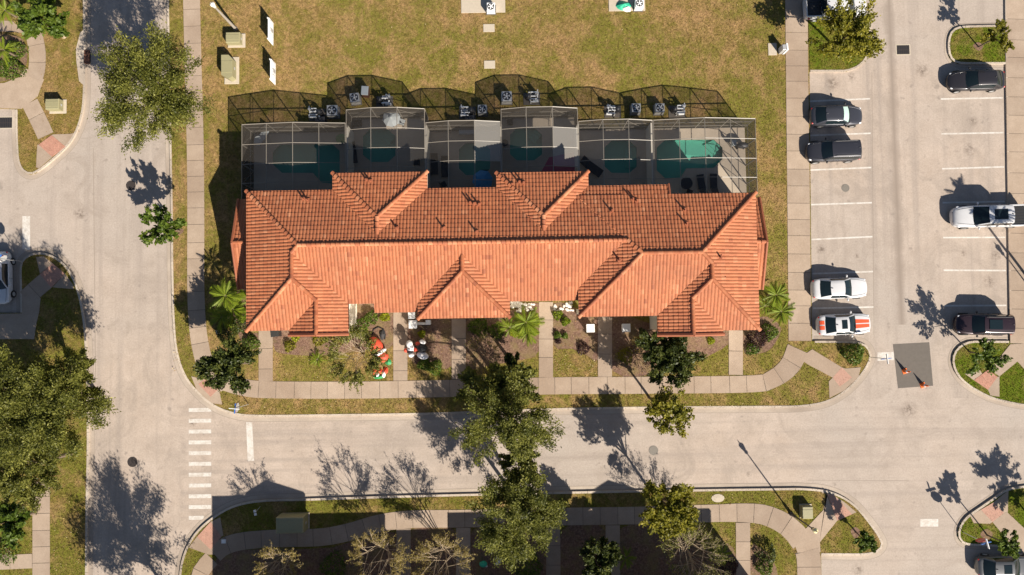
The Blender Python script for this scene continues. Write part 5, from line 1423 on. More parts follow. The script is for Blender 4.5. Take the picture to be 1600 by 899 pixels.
def car(kind, paint, label, px, py, rz, name='parked_car', cat='car', stripes=False, sunroof=False, rails=False, shade=False, L=None, liner=None, group='cars parked in the stalls', roof=None):
    K = KIND[kind]; L = L or K['L']; W = K['W'] / 2; H = K['H']
    x, y = U(px, py, .8)
    t = thing(name, label, cat, (x, y, 0), rz, group)
    st = []
    zt_tab = []
    for f, w, zt in K['body']:
        h = W * w; zb = .27 if abs(f) < .47 else .38
        zm = zb + (zt - zb) * .55
        zt_tab.append((f * L, zt, h))
        pr = [(-h * .9, zb), (-h * .985, zb + .12), (-h, zm), (-h * .965, zt - .09), (-h * .88, zt - .015), (-h * .55, zt + .012), (0, zt + .02)]
        pr = pr + [(-q[0], q[1]) for q in pr[-2::-1]]
        st.append((f * L, pr))
    def ztop_(xx):
        for i in range(len(zt_tab) - 1):
            a, b_ = zt_tab[i], zt_tab[i + 1]
            if a[0] <= xx <= b_[0]:
                tt = (xx - a[0]) / (b_[0] - a[0]); return a[1] + (b_[1] - a[1]) * tt, a[2] + (b_[2] - a[2]) * tt
        return zt_tab[-1][1], zt_tab[-1][2]
    V, F = loft(st); F = F
    body = mesh_obj('body', V, F, paint, t, True)
    bmm = bmesh.new(); bmm.from_mesh(body.data); bmesh.ops.recalc_face_normals(bmm, faces=bmm.faces[:]); bmm.to_mesh(body.data); bmm.free()
    sb = body.modifiers.new('sub', 'SUBSURF'); sb.levels = 1; sb.render_levels = 2
    # greenhouse
    g = K['gh']; rw0, rw1, ws1, ws0 = [g[k] * L for k in ('rw0', 'rw1', 'ws1', 'ws0')]
    belt = K['belt'] - .02; wb = W * .90; wr = W * .70 if kind != 'pickup' else W * .78
    if kind == 'suv': wr = W * .76
    S = []
    n1 = 4
    for k in range(n1): S.append((rw0 + (rw1 - rw0) * k / n1, (k / n1) ** .85))
    nm = 6
    for k in range(nm + 1): S.append((rw1 + (ws1 - rw1) * k / nm, 1.0))
    for k in range(1, n1 + 1): S.append((ws1 + (ws0 - ws1) * k / n1, (1 - k / n1) ** .85))
    gv = []; nS = len(S)
    for (xx, q) in S:
        fr = (xx - rw1) / (ws1 - rw1); dome = .035 * (1 - (2 * min(1, max(0, fr)) - 1) ** 2) - .02
        zr = belt + (H - belt) * q + dome * q
        wq = wb + (wr - wb) * q
        curve = 0.20 * (1 if xx > ws1 - .01 else 0) * (1 - .55 * q) - 0.17 * (1 if xx < rw1 + .01 else 0) * (1 - .5 * q)
        row = []
        for s in (-1,):
            row += [(-wb, belt, 0), (-(wb * .55 + wq * .45), belt + (zr - belt) * .5, 0), (-wq, zr - .05 * q, 0), (-wq * .90, zr - .008 * q, .35), (-wq * .5, zr + .014 * q, .85), (0, zr + .022 * q, 1)]
        row = row + [(-a, z, c) for a, z, c in row[-2::-1]]
        gv.append([(xx + curve * c, a, z) for a, z, c in row])
    nc = len(gv[0])
    def sub(name, mat, cells, lift=0.0, parent=t):
        idx = {}; V = []; F = []
        def gi(i, j):
            if (i, j) not in idx:
                p = gv[i][j]; c = Vector((p[0], p[1], p[2])); c.z += lift; c.y *= 1 + lift * .6
                idx[i, j] = len(V); V.append(tuple(c))
            return idx[i, j]
        for i, j in cells: F.append((gi(i, j), gi(i + 1, j), gi(i + 1, j + 1), gi(i, j + 1)))
        o = mesh_obj(name, V, F, mat, parent, True); return o
    rear = range(0, n1); mid = range(n1, n1 + nm); fro = range(n1 + nm, nS - 1)
    top = [(i, j) for i in mid for j in range(2, nc - 3)]
    pil = [(i, j) for i in list(rear) + list(fro) for j in (2, nc - 4)] + [(i, j) for i in list(rear) for j in (0, 1, nc - 3, nc - 2)]
    rp = roof or paint
    sub('roof', rp, top, .012); sub('pillars', rp, pil, .010)
    sub('rear_window', 'car_glass', [(i, j) for i in rear for j in range(3, nc - 4)])
    sub('windshield', 'car_glass', [(i, j) for i in fro for j in range(3, nc - 4)])
    for js in ((0, 1), (nc - 3, nc - 2)): sub('side_window', 'car_glass', [(i, j) for i in list(mid) + list(fro) for j in js])
    if shade:
        sub('windshield_shade', 'sun_shade', [(i, j) for i in list(fro)[:-1] for j in range(3, nc - 4)], .012)
    if sunroof:
        xa, xb = rw1 + (ws1 - rw1) * .42, rw1 + (ws1 - rw1) * .88
        if kind == 'pickup': xa, xb = rw1 + (ws1 - rw1) * .25, rw1 + (ws1 - rw1) * .82
        MB().cbox((xa + xb) / 2, 0, xb - xa, wr * 1.15, H + .005, H + .072, .015).build('sunroof', 'car_glass', t)
    if rails:
        for s in (-1, 1):
            m = MB(); m.tube([(rw1 + .1, s * wr * .86, H + .0), (rw1 + .25, s * wr * .88, H + .06), (ws1 - .25, s * wr * .88, H + .06), (ws1 - .1, s * wr * .86, H + .0)], [.022] * 4, 5); m.build('roof_rail', 'metal_dark', t)
        for k in range(4):
            MB().cbox((rw1 + ws1) / 2 - .35, -wr * .5 + k * wr / 3, (ws1 - rw1) * .5, .03, H + .01, H + .034, .008).build('roof_rib', rp, t)
    m = MB(); m.ell(((rw1 + rw0) / 2 * .15 + rw1 * .85 + .1, 0, H + .05), (.09, .03, .05), 8, 5); m.build('antenna_fin', rp if paint != 'paint_white' else 'plastic_black', t)
    # wheels
    for sx in (-.30 if kind != 'pickup' else -.31, .315):
        for s in (-1, 1):
            r = .33 if kind in ('sedan', 'coupe') else .385
            wv = MB(); prof = [(r * .6, -.11), (r * .95, -.115), (r, -.08), (r, .08), (r * .95, .115), (r * .6, .11)]
            k = 18; v = []; f = []
            for rr, yy in prof:
                for q in range(k): a = 2 * PI * q / k; v.append((sx * L + rr * math.cos(a), s * (W - .085) + yy, r + rr * math.sin(a)))
            for i in range(len(prof) - 1):
                for q in range(k): f.append((i * k + q, i * k + (q + 1) % k, (i + 1) * k + (q + 1) % k, (i + 1) * k + q))
            wh = wv.add(v, f).build('wheel', 'rubber', t)
            rm = MB(); v = [(sx * L, s * (W + .015), r)]; f = []
            for q in range(k): a = 2 * PI * q / k; v.append((sx * L + r * .62 * math.cos(a), s * (W + .02), r + r * .62 * math.sin(a)))
            for q in range(k): f.append((0, 1 + q, 1 + (q + 1) % k))
            rm.add(v, f).build('rim', 'metal_grey', wh)
    # lamps, mirrors, bumpers
    zf, hf = ztop_(.475 * L); zr_, hr = ztop_(-.485 * L)
    for s in (-1, 1):
        m = MB(); m.ell((.432 * L, s * hf * 1.12, zf - .01), (.17, .09, .05), 10, 6); m.build('headlight', 'lamp_clear', t)
        m = MB(); m.ell((-.462 * L, s * hr * 1.10, zr_ - .0), (.11, .09, .06), 10, 6); m.build('taillight', 'lamp_red', t)
        m = MB(); m.ell((ws0 - .28, s * (W + .10), belt + .06), (.09, .13, .075), 9, 6); m.build('mirror', rp if paint in ('paint_white',) else 'plastic_black', t)
        for dx in ((ws1 + rw1) / 2 + .5, (ws1 + rw1) / 2 - .45):
            MB().cbox(dx, s * (W * .995), .17, .03, belt - .16, belt - .125, 0).build('door_handle', rp, t)
    m = MB(); m.box(.455 * L, .495 * L, -hf * .6, hf * .6, zf - .34, zf - .14); m.build('grille', 'plastic_black', t)
    # bonnet crease and shut lines
    xh0, xh1 = ws0 + .06, .455 * L
    for s in (-1, 1):
        pts = []
        for k in range(7):
            xx = xh0 + (xh1 - xh0) * k / 6; z, h = ztop_(xx); pts.append((xx, s * h * (.78 - .10 * k / 6), z + .004))
        m = MB(); m.tube(pts, [.012] * 7, 4); m.build('bonnet_line', 'plastic_black' if paint == 'paint_white' else rp, t)
    z, h = ztop_(ws0 + .03)
    MB().box(ws0 - .04, ws0 + .07, -h * .74, h * .74, z - .02, z + .022).build('cowl', 'plastic_black', t)
    m = MB()
    for xx, wd in ((0.02 * L, 0), ):
        for s in (-1, 1): m.box(xx - .008, xx + .008, s * W * .995 - .012, s * W * .995 + .012, .35, belt - .02)
    m.build('door_line', 'plastic_black', t)
    if stripes:
        for (xa, xb) in ((ws0 + .10, .455 * L), (-.475 * L, rw0 - .04)):
            for s in (-1, 1):
                v = []; f = []; kk = 9
                for k in range(kk):
                    xx = xa + (xb - xa) * k / (kk - 1); z, h = ztop_(xx)
                    tp = 1 - .18 * k / (kk - 1) if xa > 0 else 1
                    for yy in (.05, .40 * tp): v.append((xx, s * yy, z + .030 - .02 * yy))
                for k in range(kk - 1): f.append((2 * k, 2 * k + 2, 2 * k + 3, 2 * k + 1) if s < 0 else (2 * k, 2 * k + 1, 2 * k + 3, 2 * k + 2))
                mesh_obj('racing_stripe', v, f, 'paint_red', t)
    if kind == 'pickup':
        x0, x1 = -.485 * L, -.25 * L
        MB().box(x0, x1, -W * .80, W * .80, 1.0, 1.055).build('bed_floor', liner or 'plastic_black', t)
        for s in (-1, 1): MB().cbox((x0 + x1) / 2, s * W * .90, x1 - x0 + .1, .12, .95, 1.14, .03).build('bed_rail', paint, t)
        MB().cbox(x0 - .02, 0, .10, W * 1.75, .95, 1.13, .03).build('tailgate', paint, t)
        for k in range(6): MB().cbox((x0 + x1) / 2, -W * .65 + k * W * .26, x1 - x0 - .1, .05, 1.05, 1.075, .01).build('bed_rib', 'rubber', t)
    return t
car('sedan', 'paint_grey', 'dark grey sedan with a pale green sunshade behind its windscreen', 1308, 180.5, 0.0, shade=True)
car('suv', 'paint_charcoal', 'dark grey crossover parked nose to the sidewalk next to the sedan with the sunshade', 1302, 236, PI + .02, rails=True)
car('coupe', 'paint_white', 'plain white coupe parked beside the striped one', 1313, 450.5, .02, L=5.0)
car('coupe', 'paint_white', 'white coupe with red racing stripes and a sunroof', 1320, 507, .03, stripes=True, sunroof=True)
car('sedan', 'paint_black', 'black sedan in the top right stall beside the planter', 1527, 125, PI + .01, L=5.15)
car('pickup', 'paint_white', 'white pickup with black bed and big sunroof at the right edge', 1546, 338, PI + .01, name='pickup_truck', cat='pickup', sunroof=True, L=6.6)
car('suv', 'paint_maroon', 'dark maroon suv with roof rails at the lowest right stall', 1537, 507, PI - .03, rails=True, sunroof=True, L=4.95)
car('sedan', 'paint_silver', 'silver car with red tail lights cut by the bottom right corner', 1572, 886, 0.0, sunroof=True, L=5.0)
car('sedan', 'paint_white', 'white car cut by the left edge of the photo', -1, 434, -PI / 2 + .03, L=4.7)
car('pickup', 'paint_white', 'white pickup with empty black bed under the yellowish tree at the top edge', 1306, 11, 0.02, name='pickup_truck', cat='pickup', L=5.6)

# ------------------------------------------------------------------ street furniture and yard things
def lamp_post(label, base_px, group='black lamp posts', mat='metal_dark'):
    x, y = U(*base_px); t = thing('street_lamp', label, 'street lamp', (x, y, .1), 0, group)
    m = MB(); m.lathe([(.20, 0), (.20, .12), (.14, .2), (.12, .8), (.075, .95)], 12); m.build('base', mat, t)
    m = MB(); m.tube([(0, 0, .9), (0, 0, 4.5)], [.07 if mat == 'metal_dark' else .13, .05 if mat == 'metal_dark' else .09], 8); m.build('pole', mat, t)
    m = MB(); m.lathe([(.05, 4.45), (.13, 4.5), (.15, 4.58), (.10, 4.62)], 10); m.build('collar', mat, t)
    l = MB().lathe([(.11, 4.62), (.22, 5.05), (.21, 5.1), (.02, 5.28)], 10).build('lantern', 'lens_yellow' if mat == 'metal_dark' else 'stone_white', t)
    MB().lathe([(.03, 5.26), (.05, 5.34), (.012, 5.5)], 8).build('finial', mat, l)
lamp_post('black lamp post with a pale yellow lantern by the curved south sidewalk', (1235.5, 802.5))
lamp_post('pale grey lamp post beside the green boxes on the back lawn', (369, 46), mat='pole_tan')
lamp_post('lamp post right of the photo whose shadow crosses the edge of the car park', (1637, 490))
def octa(m, r, w, cz, rot=0):
    c, s = math.cos(rot), math.sin(rot); v = []
    for yy in (-w, w):
        for k in range(8):
            a = PI / 8 + k * PI / 4; h = r * math.cos(a); v.append((h * c - yy * s, h * s + yy * c, cz + r * math.sin(a)))
    return m.add(v, [tuple(range(7, -1, -1)), tuple(range(8, 16))] + [(i, (i + 1) % 8, 8 + (i + 1) % 8, 8 + i) for i in range(8)])
def street_sign(label, base_px, rot, stop=True, blades=True, h=2.5, group='street signs'):
    x, y = U(*base_px); t = thing('street_sign', label, 'sign', (x, y, .1), 0, group)
    m = MB(); m.tube([(0, 0, 0), (0, 0, h + .75)], [.03, .028], 7); m.build('pole', 'metal_grey', t)
    if stop:
        m = MB(); octa(m, .42, .012, h, rot); s = m.build('stop_plate', 'red_sign', t); s.location = (-math.sin(rot) * .05, math.cos(rot) * .05, 0)
        m = MB(); octa(m, .415, .004, h, rot); q = m.build('back_plate', 'metal_grey', s); q.location = (math.sin(rot) * .018, -math.cos(rot) * .018, 0)
        fc = bpy.data.curves.new('stop_text', 'FONT'); fc.body = 'STOP'; fc.size = .25; fc.align_x = 'CENTER'; fc.align_y = 'CENTER'
        to = bpy.data.objects.new('stop_text', fc)
        dg = bpy.context.evaluated_depsgraph_get(); C.objects.link(to); dg.update(); me = bpy.data.meshes.new_from_object(to.evaluated_get(bpy.context.evaluated_depsgraph_get())); bpy.data.objects.remove(to)
        me.materials.clear(); me.materials.append(MATS['painted_white']); ob = bpy.data.objects.new('lettering', me); C.objects.link(ob); ob.parent = s
        ob.rotation_euler = (PI / 2, 0, rot + PI); ob.location = (-math.sin(rot) * .016, math.cos(rot) * .016, h)
    if blades:
        for k, (r2, col) in enumerate(((rot, 'blue_sign'), (rot + PI / 2, 'plastic_white'))):
            m = MB(); m.cbox(0, 0, .85, .05, h + .5 + .2 * k, h + .68 + .2 * k, 0, r2); m.build('name_blade', col, t)
street_sign('stop sign with blue street blades at the curved corner by the crosswalk', (389, 631.5), PI / 2 - .1)
street_sign('stop sign with street blades on the lower right planter', (1503, 831), 0.25)
street_sign('bare cross shaped street name sign on the tip of the planter by the striped coupe', (1358, 558), 0.1, stop=False, h=2.2)
street_sign('stop sign with white blades beside the white car at the left edge', (37, 409), 0.9)
# utility boxes
def utility_box(label, px, py, sx, sy, h, mat='box_green', rot=0.0, chamf=0.0, group='green utility boxes', pad=.16):
    x, y = U(px, py, h); t = thing('utility_box', label, 'utility box', (x, y, .1), rot, group)
    MB().cbox(.08, -.02, sx + pad * 2, sy + pad * 2, 0, .09, .02).build('pad', 'pad_pale', t)
    if chamf:
        a, b = sx / 2, sy / 2; c = chamf
        MB().prism([(-a, -b + c), (a - c, -b), (a, -b + c * .6), (a, b - c), (a - c, b), (-a, b)], .09, h).build('cabinet', mat, t)
    else: MB().cbox(0, 0, sx, sy, .09, h, .05).build('cabinet', mat, t)
    m = MB(); m.cbox(0, 0, sx * .96, sy * .5, h, h + .02, .01); m.build('lid', mat, t)
    m = MB(); m.box(sx / 2, sx / 2 + .03, -.1, .1, h * .4, h * .6); m.build('latch', 'metal_grey', t)
utility_box('square green utility box beside the grey lamp post', 364, 59, 1.25, .95, .8)
utility_box('long green utility box below the square one on the back lawn', 355, 105, 1.0, 2.15, 1.0, chamf=.35)
utility_box('green utility box on the verge by the red pavers at the upper left', 82, 163, 1.2, .95, .8)
utility_box('big dull green utility box in the house shadow by the lower street', 453, 821, 2.35, 1.35, 1.6, pad=.02)
utility_box('small green utility box near the yellow lantern lamp post', 1261.5, 801, .92, 1.05, .75, pad=.08)
for lab, px, py, yy in (('white meter panel on posts, upper of the two on the back lawn', 425, 51, 1.95), ('white meter panel on posts, lower of the two on the back lawn', 428.5, 114, 1.85)):
    x, y = U(px, py, .7); t = thing('meter_panel', lab, 'meter panel', (x, y, .1), 0, 'white meter panels on the back lawn')
    MB().box(-.06, .05, -yy / 2, yy / 2, .35, 1.5).build('board', 'plastic_white', t)
    for s in (-.48, .48): MB().box(-.10, -.065, s * yy - .05, s * yy + .05, -.1, 1.62).build('post', 'plastic_white', t)
    for k in range(3): MB().cbox(.10, -yy * .3 + k * yy * .3, .10, .32, .75, 1.25, .02).build('meter_box', 'plastic_white' if k != 1 else 'metal_grey', t)
def pad_slab(label, px, py, sx, sy, mat='pad_pale', z=.17):
    x, y = U(px, py); o = MB().cbox(0, 0, sx, sy, 0.08, z, .015).build('concrete_pad', mat); o.location = (x, y, 0); tag(o, label, 'concrete pad', 'concrete pads on the back lawn')
pad_slab('small white pad on the back lawn just below the top concrete pad', 764, 45, 1.02, .72)
pad_slab('small white pad on the back lawn next to the cage shadow', 765, 102, 1.0, .72)
pad_slab('pale grey concrete pad at the top edge holding an air conditioner', 755, 6, 4.0, 1.8)
pad_slab('white concrete pad at the top edge with a green tarp', 979, 5, 3.3, 1.6)
pad_slab('pale square pad beside the right sidewalk near the top', 1206, 78, .78, 1.1)
def ac_unit(label, px, py, s=.86, h=.85, rot=0.0, mat='metal_grey', group='air conditioners behind the pool cages'):
    x, y = U(px, py, h); t = thing('air_conditioner', label, 'air conditioner', (x, y, .1), rot, group)
    MB().cbox(0, 0, s + .16, s + .16, 0, .07, .01).build('pad', 'asphalt_patch', t)
    MB().cbox(0, 0, s, s, .07, h, .04).build('cabinet', mat, t)
    MB().lathe([(s * .42, h + .001), (s * .42, h + .02), (s * .36, h + .022), (s * .35, h - .05 + .052)], 18).build('fan_ring', 'plastic_black', t)
    m = MB()
    for k in range(5):
        a = k * 2 * PI / 5 + px; m.add([(0, 0, h + .024), (s * .34 * math.cos(a), s * .34 * math.sin(a), h + .024), (s * .34 * math.cos(a + .62), s * .34 * math.sin(a + .62), h + .034)], [(0, 1, 2)])
    m.build('fan_blades', mat, t)
    m = MB(); m.lathe([(.10, h + .03), (.09, h + .06), (.0, h + .065)], 10); m.build('hub', mat, t)
ac_unit('grey air conditioner in the shade behind the leftmost cage', 519, 173, .95, .9)
ac_unit('grey air conditioner behind the second cage, left of the blue topped box', 554, 153, .82, .85, .1)
ac_unit('dark air conditioner tucked against the rear of the leftmost cage', 500, 190, .85, .7, mat='metal_dark')
ac_unit('air conditioner behind the blue parasol cage', 753.5, 171, .78, .85)
ac_unit('dark air conditioner against the rear of the blue parasol cage', 734, 187, .8, .7, mat='metal_dark')
ac_unit('air conditioner behind the cage with the pink mat', 791.5, 151, .9, .95)
ac_unit('air conditioner behind the tilted lounger cage, left of a pair', 994, 169, .8, .85)
ac_unit('air conditioner behind the tilted lounger cage, right of a pair', 1031, 169, .8, .85)
ac_unit('white air conditioner on the concrete pad at the top edge', 767, 11, .75, .8, mat='plastic_white')
ac_unit('white air conditioner beside the green tarp at the top edge', 999, 6, .75, .8, mat='plastic_white')
def pump_set(label, px, py, flip=1, seed=0):
    rng = random.Random(seed); x, y = U(px, py, .5); t = thing('pool_pump', label, 'pool pump', (x, y, .1), 0, 'pool pumps behind the cages')
    MB().cbox(0, 0, 1.5, 1.1, 0, .06, .01).build('pad', 'asphalt_patch', t)
    MB().lathe([(.24, .06), (.26, .3), (.25, .75), (.15, .95), (.05, 1.0)], 14, -.35 * flip, .05).build('filter_tank', 'metal_dark', t)
    m = MB(); m.tube([(.1 * flip, -.25, .25), (.6 * flip, -.25, .25)], [.13, .11], 10); m.build('motor', 'plastic_white', t)
    for k in range(4):
        yy = -.38 + .24 * k + rng.uniform(-.04, .04); zz = rng.uniform(.5, .95)
        m = MB(); m.tube([(-.1 * flip, yy, .1), (-.1 * flip, yy, zz), (.5 * flip, yy, zz), (.5 * flip, yy + .2, zz)], [.05] * 4, 6); m.build('pipe', 'plastic_white', t)
    m = MB(); m.cbox(.45 * flip, .32, .34, .16, .3, .9, .02); m.build('timer_box', 'metal_grey', t)
    for k in range(3): m = MB(); m.ell((rng.uniform(-.5, .6) * flip, rng.uniform(-.4, .4), rng.uniform(.6, .95)), (.07, .07, .07), 8, 5); m.build('valve', 'plastic_white', t)
pump_set('pool pump and white pipes behind the leftmost cage', 494, 178, -1, 1)
pump_set('pool pump and white pipes behind the second cage, beside a flat purple cloth', 600, 158, 1, 2)
pump_set('pool pump and white pipes behind the blue parasol cage', 730, 175, -1, 3)
pump_set('pool pump and white pipes behind the pink mat cage', 831, 153, 1, 4)
pump_set('pool pump and pipes left of the pair of air conditioners', 958, 173, -1, 5)
pump_set('pool pump and pipes right of the pair of air conditioners', 1059, 173, 1, 6)
x, y = U(570, 142, 1.0); t = thing('heater_box', 'box with a light blue lid behind the second cage', 'pool heater', (x, y, .1), -.08)
MB().cbox(0, 0, .55, .72, 0, .9, .02).build('case', 'rust', t); MB().cbox(0, 0, .62, .8, .9, 1.02, .03).build('lid', 'grey_cloth', t)
x, y = U(975, 8, .4); t = thing('tarp', 'crumpled green and white tarp on the white pad at the top edge', 'tarp', (x, y, .17))
rng = random.Random(2)
def crumple(m, cx, cy, rx, ry, h, k=9, seed=0):
    r = random.Random(seed); v = [(cx, cy, h)]; f = []
    for ring in (.55, 1.0):
        for i in range(k):
            a = 2 * PI * i / k; q = ring * r.uniform(.82, 1.12); v.append((cx + rx * q * math.cos(a), cy + ry * q * math.sin(a), h * (1 - ring) * r.uniform(.7, 1.5) + .02))
    for i in range(k): f.append((0, 1 + i, 1 + (i + 1) % k)); f.append((1 + i, 1 + k + i, 1 + k + (i + 1) % k, 1 + (i + 1) % k))
    return m.add(v, f)
crumple(MB(), 0, 0, .7, .45, .5, 10, 3).build('green_sheet', 'teal_cloth', t); crumple(MB(), .25, -.3, .45, .3, .45, 8, 5).build('white_sheet', 'white_cloth', t)
x, y = U(1225, 76, .8); t = thing('pedestal', 'leaning white and blue grey pedestal on the edge of the right sidewalk', 'pedestal', (x, y, .1), .1)
MB().cbox(-.1, 0, .35, .5, 0, 1.1, .03).build('case', 'metal_grey', t); MB().cbox(.14, 0, .16, .62, 0, 1.15, .02).build('front_plate', 'plastic_white', t)
# cones
for lab, px, py in (('orange traffic cone in the middle of the dark road patch', 1413.5, 580), ('orange traffic cone on the lower edge of the dark road patch', 1441.5, 602)):
    x, y = U(px, py); t = thing('traffic_cone', lab, 'traffic cone', (x, y, .005), .3, 'traffic cones on the road patch')
    MB().cbox(0, 0, .46, .46, 0, .05, .02).build('base', 'cone_orange', t)
    MB().lathe([(.19, .05), (.125, .38), (.05, .80), (.03, .95)], 14).build('cone', 'cone_orange', t)
    MB().lathe([(.135, .40), (.098, .56)], 14).build('band', 'plastic_white', t)
# porch pillars
for i, (px, py, s, h) in enumerate([(922.5, 513, .72, 1.0), (978.5, 512.5, .72, 1.0), (645, 507, .72, 1.0), (643, 493, .6, 1.0), (669, 504, .42, 1.0)]):
    x, y = U(px, py, h); lab = ['white square pillar cap left of the fifth walk', 'white square pillar cap right of the fifth walk', 'white square pillar with a dark mark by the second walk', 'white pillar half under the eave by the second walk', 'small white end post of the low wall by the second walk'][i]
    t = thing('pillar', lab, 'pillar', (x, y, .1), 0, 'low white pillars before the porches')
    MB().cbox(0, 0, s * .82, s * .82, 0, h - .08, 0).build('shaft', 'stucco', t); MB().cbox(0, 0, s, s, h - .08, h, .02).build('cap', 'plastic_white', t)
x0, y0 = U(650, 506, .9); x1, _ = U(667, 506, .9)
o = MB().cbox((x1 - x0) / 2, 0, x1 - x0, .22, 0.1, .9, 0).build('low_wall', 'stone_white'); o.location = (x0, y0, 0); tag(o, 'low white wall between two pillars by the second walk', 'wall')
for lab, px, py, sx, sy in (('pale stone strip under the eave left of the centre walk', 824, 480, 2.0, .75), ('pale stone strip under the eave right of the centre walk', 881, 480, 1.7, .75), ('pale stone strip left of the palm right of the central gable', 806, 476, .8, .5)):
    x, y = U(px, py); m = MB(); r = random.Random(px)
    for k in range(26): m.ell((r.uniform(-sx / 2, sx / 2), r.uniform(-sy / 2, sy / 2), .1), (r.uniform(.1, .2), r.uniform(.1, .17), .09), 7, 4)
    o = m.build('stone_bed', 'stone_white'); o.location = (x, y, .06); o['kind'] = 'stuff'; o['label'] = lab
# inflatables and garden ornaments
x, y = U(591, 547, .5); t = thing('inflatable', 'slumped red inflatable decoration with a white band on the front lawn', 'inflatable', (x, y, .12), -1.02)
m = MB(); m.ell((-.45, 0, .36), (.85, .62, .42), 14, 8); m.build('body', 'red_cloth', t, True)
m = MB(); m.ell((.28, 0, .36), (.22, .66, .43), 14, 8); m.build('band', 'white_cloth', t, True)
m = MB(); m.ell((.75, 0, .30), (.45, .52, .36), 14, 8); m.build('head', 'red_cloth', t, True)
crumple(MB(), 1.35, .12, .32, .3, .25, 8, 4).build('ribbon', 'green_cloth', t)
x, y = U(593, 583, .4); t = thing('inflatable', 'small flat red, white and green inflatable next to the sidewalk', 'inflatable', (x, y, .12), .1)
for k in range(5): crumple(MB(), -.5 + .26 * k, .16 * (-1) ** k, .2, .32, .4, 8, k).build('panel', ['red_cloth', 'white_cloth', 'red_cloth', 'white_cloth', 'red_cloth'][k], t)
crumple(MB(), -.1, -.36, .6, .2, .25, 9, 9).build('ribbon', 'green_cloth', t)
x, y = U(591, 522, .3); t = thing('garden_hoop', 'black half round fan and red cloth beside the slumped red inflatable', 'decoration', (x, y, .1))
m = MB(); m.tube([(-.55 + .0, 0, .05), (-.45, .4, .06), (0, .62, .07), (.45, .4, .06), (.6, -.1, .05), (.55, -.5, .05)], [.05] * 6, 6); m.build('hoop', 'black_cloth', t)
crumple(MB(), .32, -.05, .3, .5, .3, 9, 6).build('cloth', 'dark_cloth', t)
x, y = U(641, 544, .9); t = thing('inflatable', 'white standing inflatable figure with red arms beside the second walk', 'inflatable', (x, y, .12), .05)
m = MB(); m.ell((0, -.05, .5), (.34, .42, .5), 12, 8); m.build('body', 'white_cloth', t, True)
m = MB(); m.ell((0, .36, 1.15), (.30, .34, .32), 12, 8); m.build('head', 'white_cloth', t, True)
for s in (-1, 1): m = MB(); m.ell((s * .42, -.18, .62), (.2, .2, .16), 9, 6); m.build('arm', 'red_cloth', t, True)
m = MB(); m.ell((0, -.38, .75), (.3, .12, .3), 9, 6); m.build('scarf', 'dark_cloth', t, True)
m = MB(); m.ell((0, -.62, .4), (.3, .24, .3), 9, 6); m.build('foot', 'white_cloth', t, True)
x, y = U(659, 544, .8); t = thing('inflatable', 'black, red and white inflatable figure right of the white standing one', 'inflatable', (x, y, .12), -.3)
m = MB(); m.ell((0, 0, .55), (.5, .42, .55), 12, 8); m.build('body', 'black_cloth', t, True)
m = MB(); m.ell((-.42, .25, .7), (.25, .2, .2), 10, 6); m.build('arm', 'red_cloth', t, True)
m = MB(); m.ell((-.05, .55, .9), (.3, .2, .25), 10, 6); m.build('hat', 'white_cloth', t, True)
m = MB(); m.ell((.25, -.62, .5), (.55, .34, .36), 12, 7); m.build('sack', 'white_cloth', t, True)
x, y = U(778, 876, .6); t = thing('inflatable', 'white and lilac ornament in the shade at the bottom edge', 'inflatable', (x, y, .12))
for k in range(3): m = MB(); m.ell((.15 * math.cos(k * 2.1), .22 * math.sin(k * 2.1), .45), (.2, .2, .35), 10, 6); m.build('lobe', 'white_cloth', t, True)
x, y = U(755, 882, .5); t = thing('inflatable', 'small green ornament in the shade left of the white one', 'inflatable', (x, y, .12))
m = MB(); m.ell((0, 0, .3), (.36, .28, .35), 10, 6); m.build('body', 'teal_cloth', t, True); m = MB(); m.ell((.28, -.22, .2), (.12, .1, .12), 8, 5); m.build('tip', 'white_cloth', t, True)
x, y = U(431, 520, .7); t = thing('bin', 'black bin beside the first front walk under the left gable', 'bin', (x, y, .12), .1)
MB().cbox(0, 0, .62, .70, 0, .95, .03).build('body', 'plastic_black', t); MB().cbox(0, .02, .68, .76, .95, 1.03, .03).build('lid', 'rubber', t)
for s in (-1, 1): MB().tube([(s * .26, .36, .12), (s * .34, .36, .12)], [.12, .12], 8).build('wheel', 'rubber', t)
x, y = U(399, 801, .8); t = thing('yard_light', 'small white forked yard light in the shade on the south corner lawn', 'light', (x, y, .1), .2)
m = MB(); m.tube([(.25, .3, 0), (0, 0, .7)], [.02, .02], 5); m.build('stake', 'metal_grey', t)
for s in (-.14, .14): m = MB(); m.cbox(0, s, .18, .2, .7, .85, .02); m.build('head', 'plastic_white', t)
o = MB().cbox(0, 0, .38, .34, .1, .22, .02).build('paper_box', 'plastic_white'); o.location = (*U(351, 845), .05); tag(o, 'small white packet lying on the shaded south sidewalk corner', 'packet')
x, y = U(339, 517, 1.0); t = thing('yard_flag', 'pale blue flag on a thin stake left of the house', 'flag', (x, y, .1), .4)
m = MB(); m.tube([(0, 0, 0), (0, 0, 1.2)], [.018, .015], 5); m.build('stake', 'metal_grey', t); MB().box(-.02, .02, -.3, .05, .6, 1.15).build('cloth', 'grey_cloth', t)

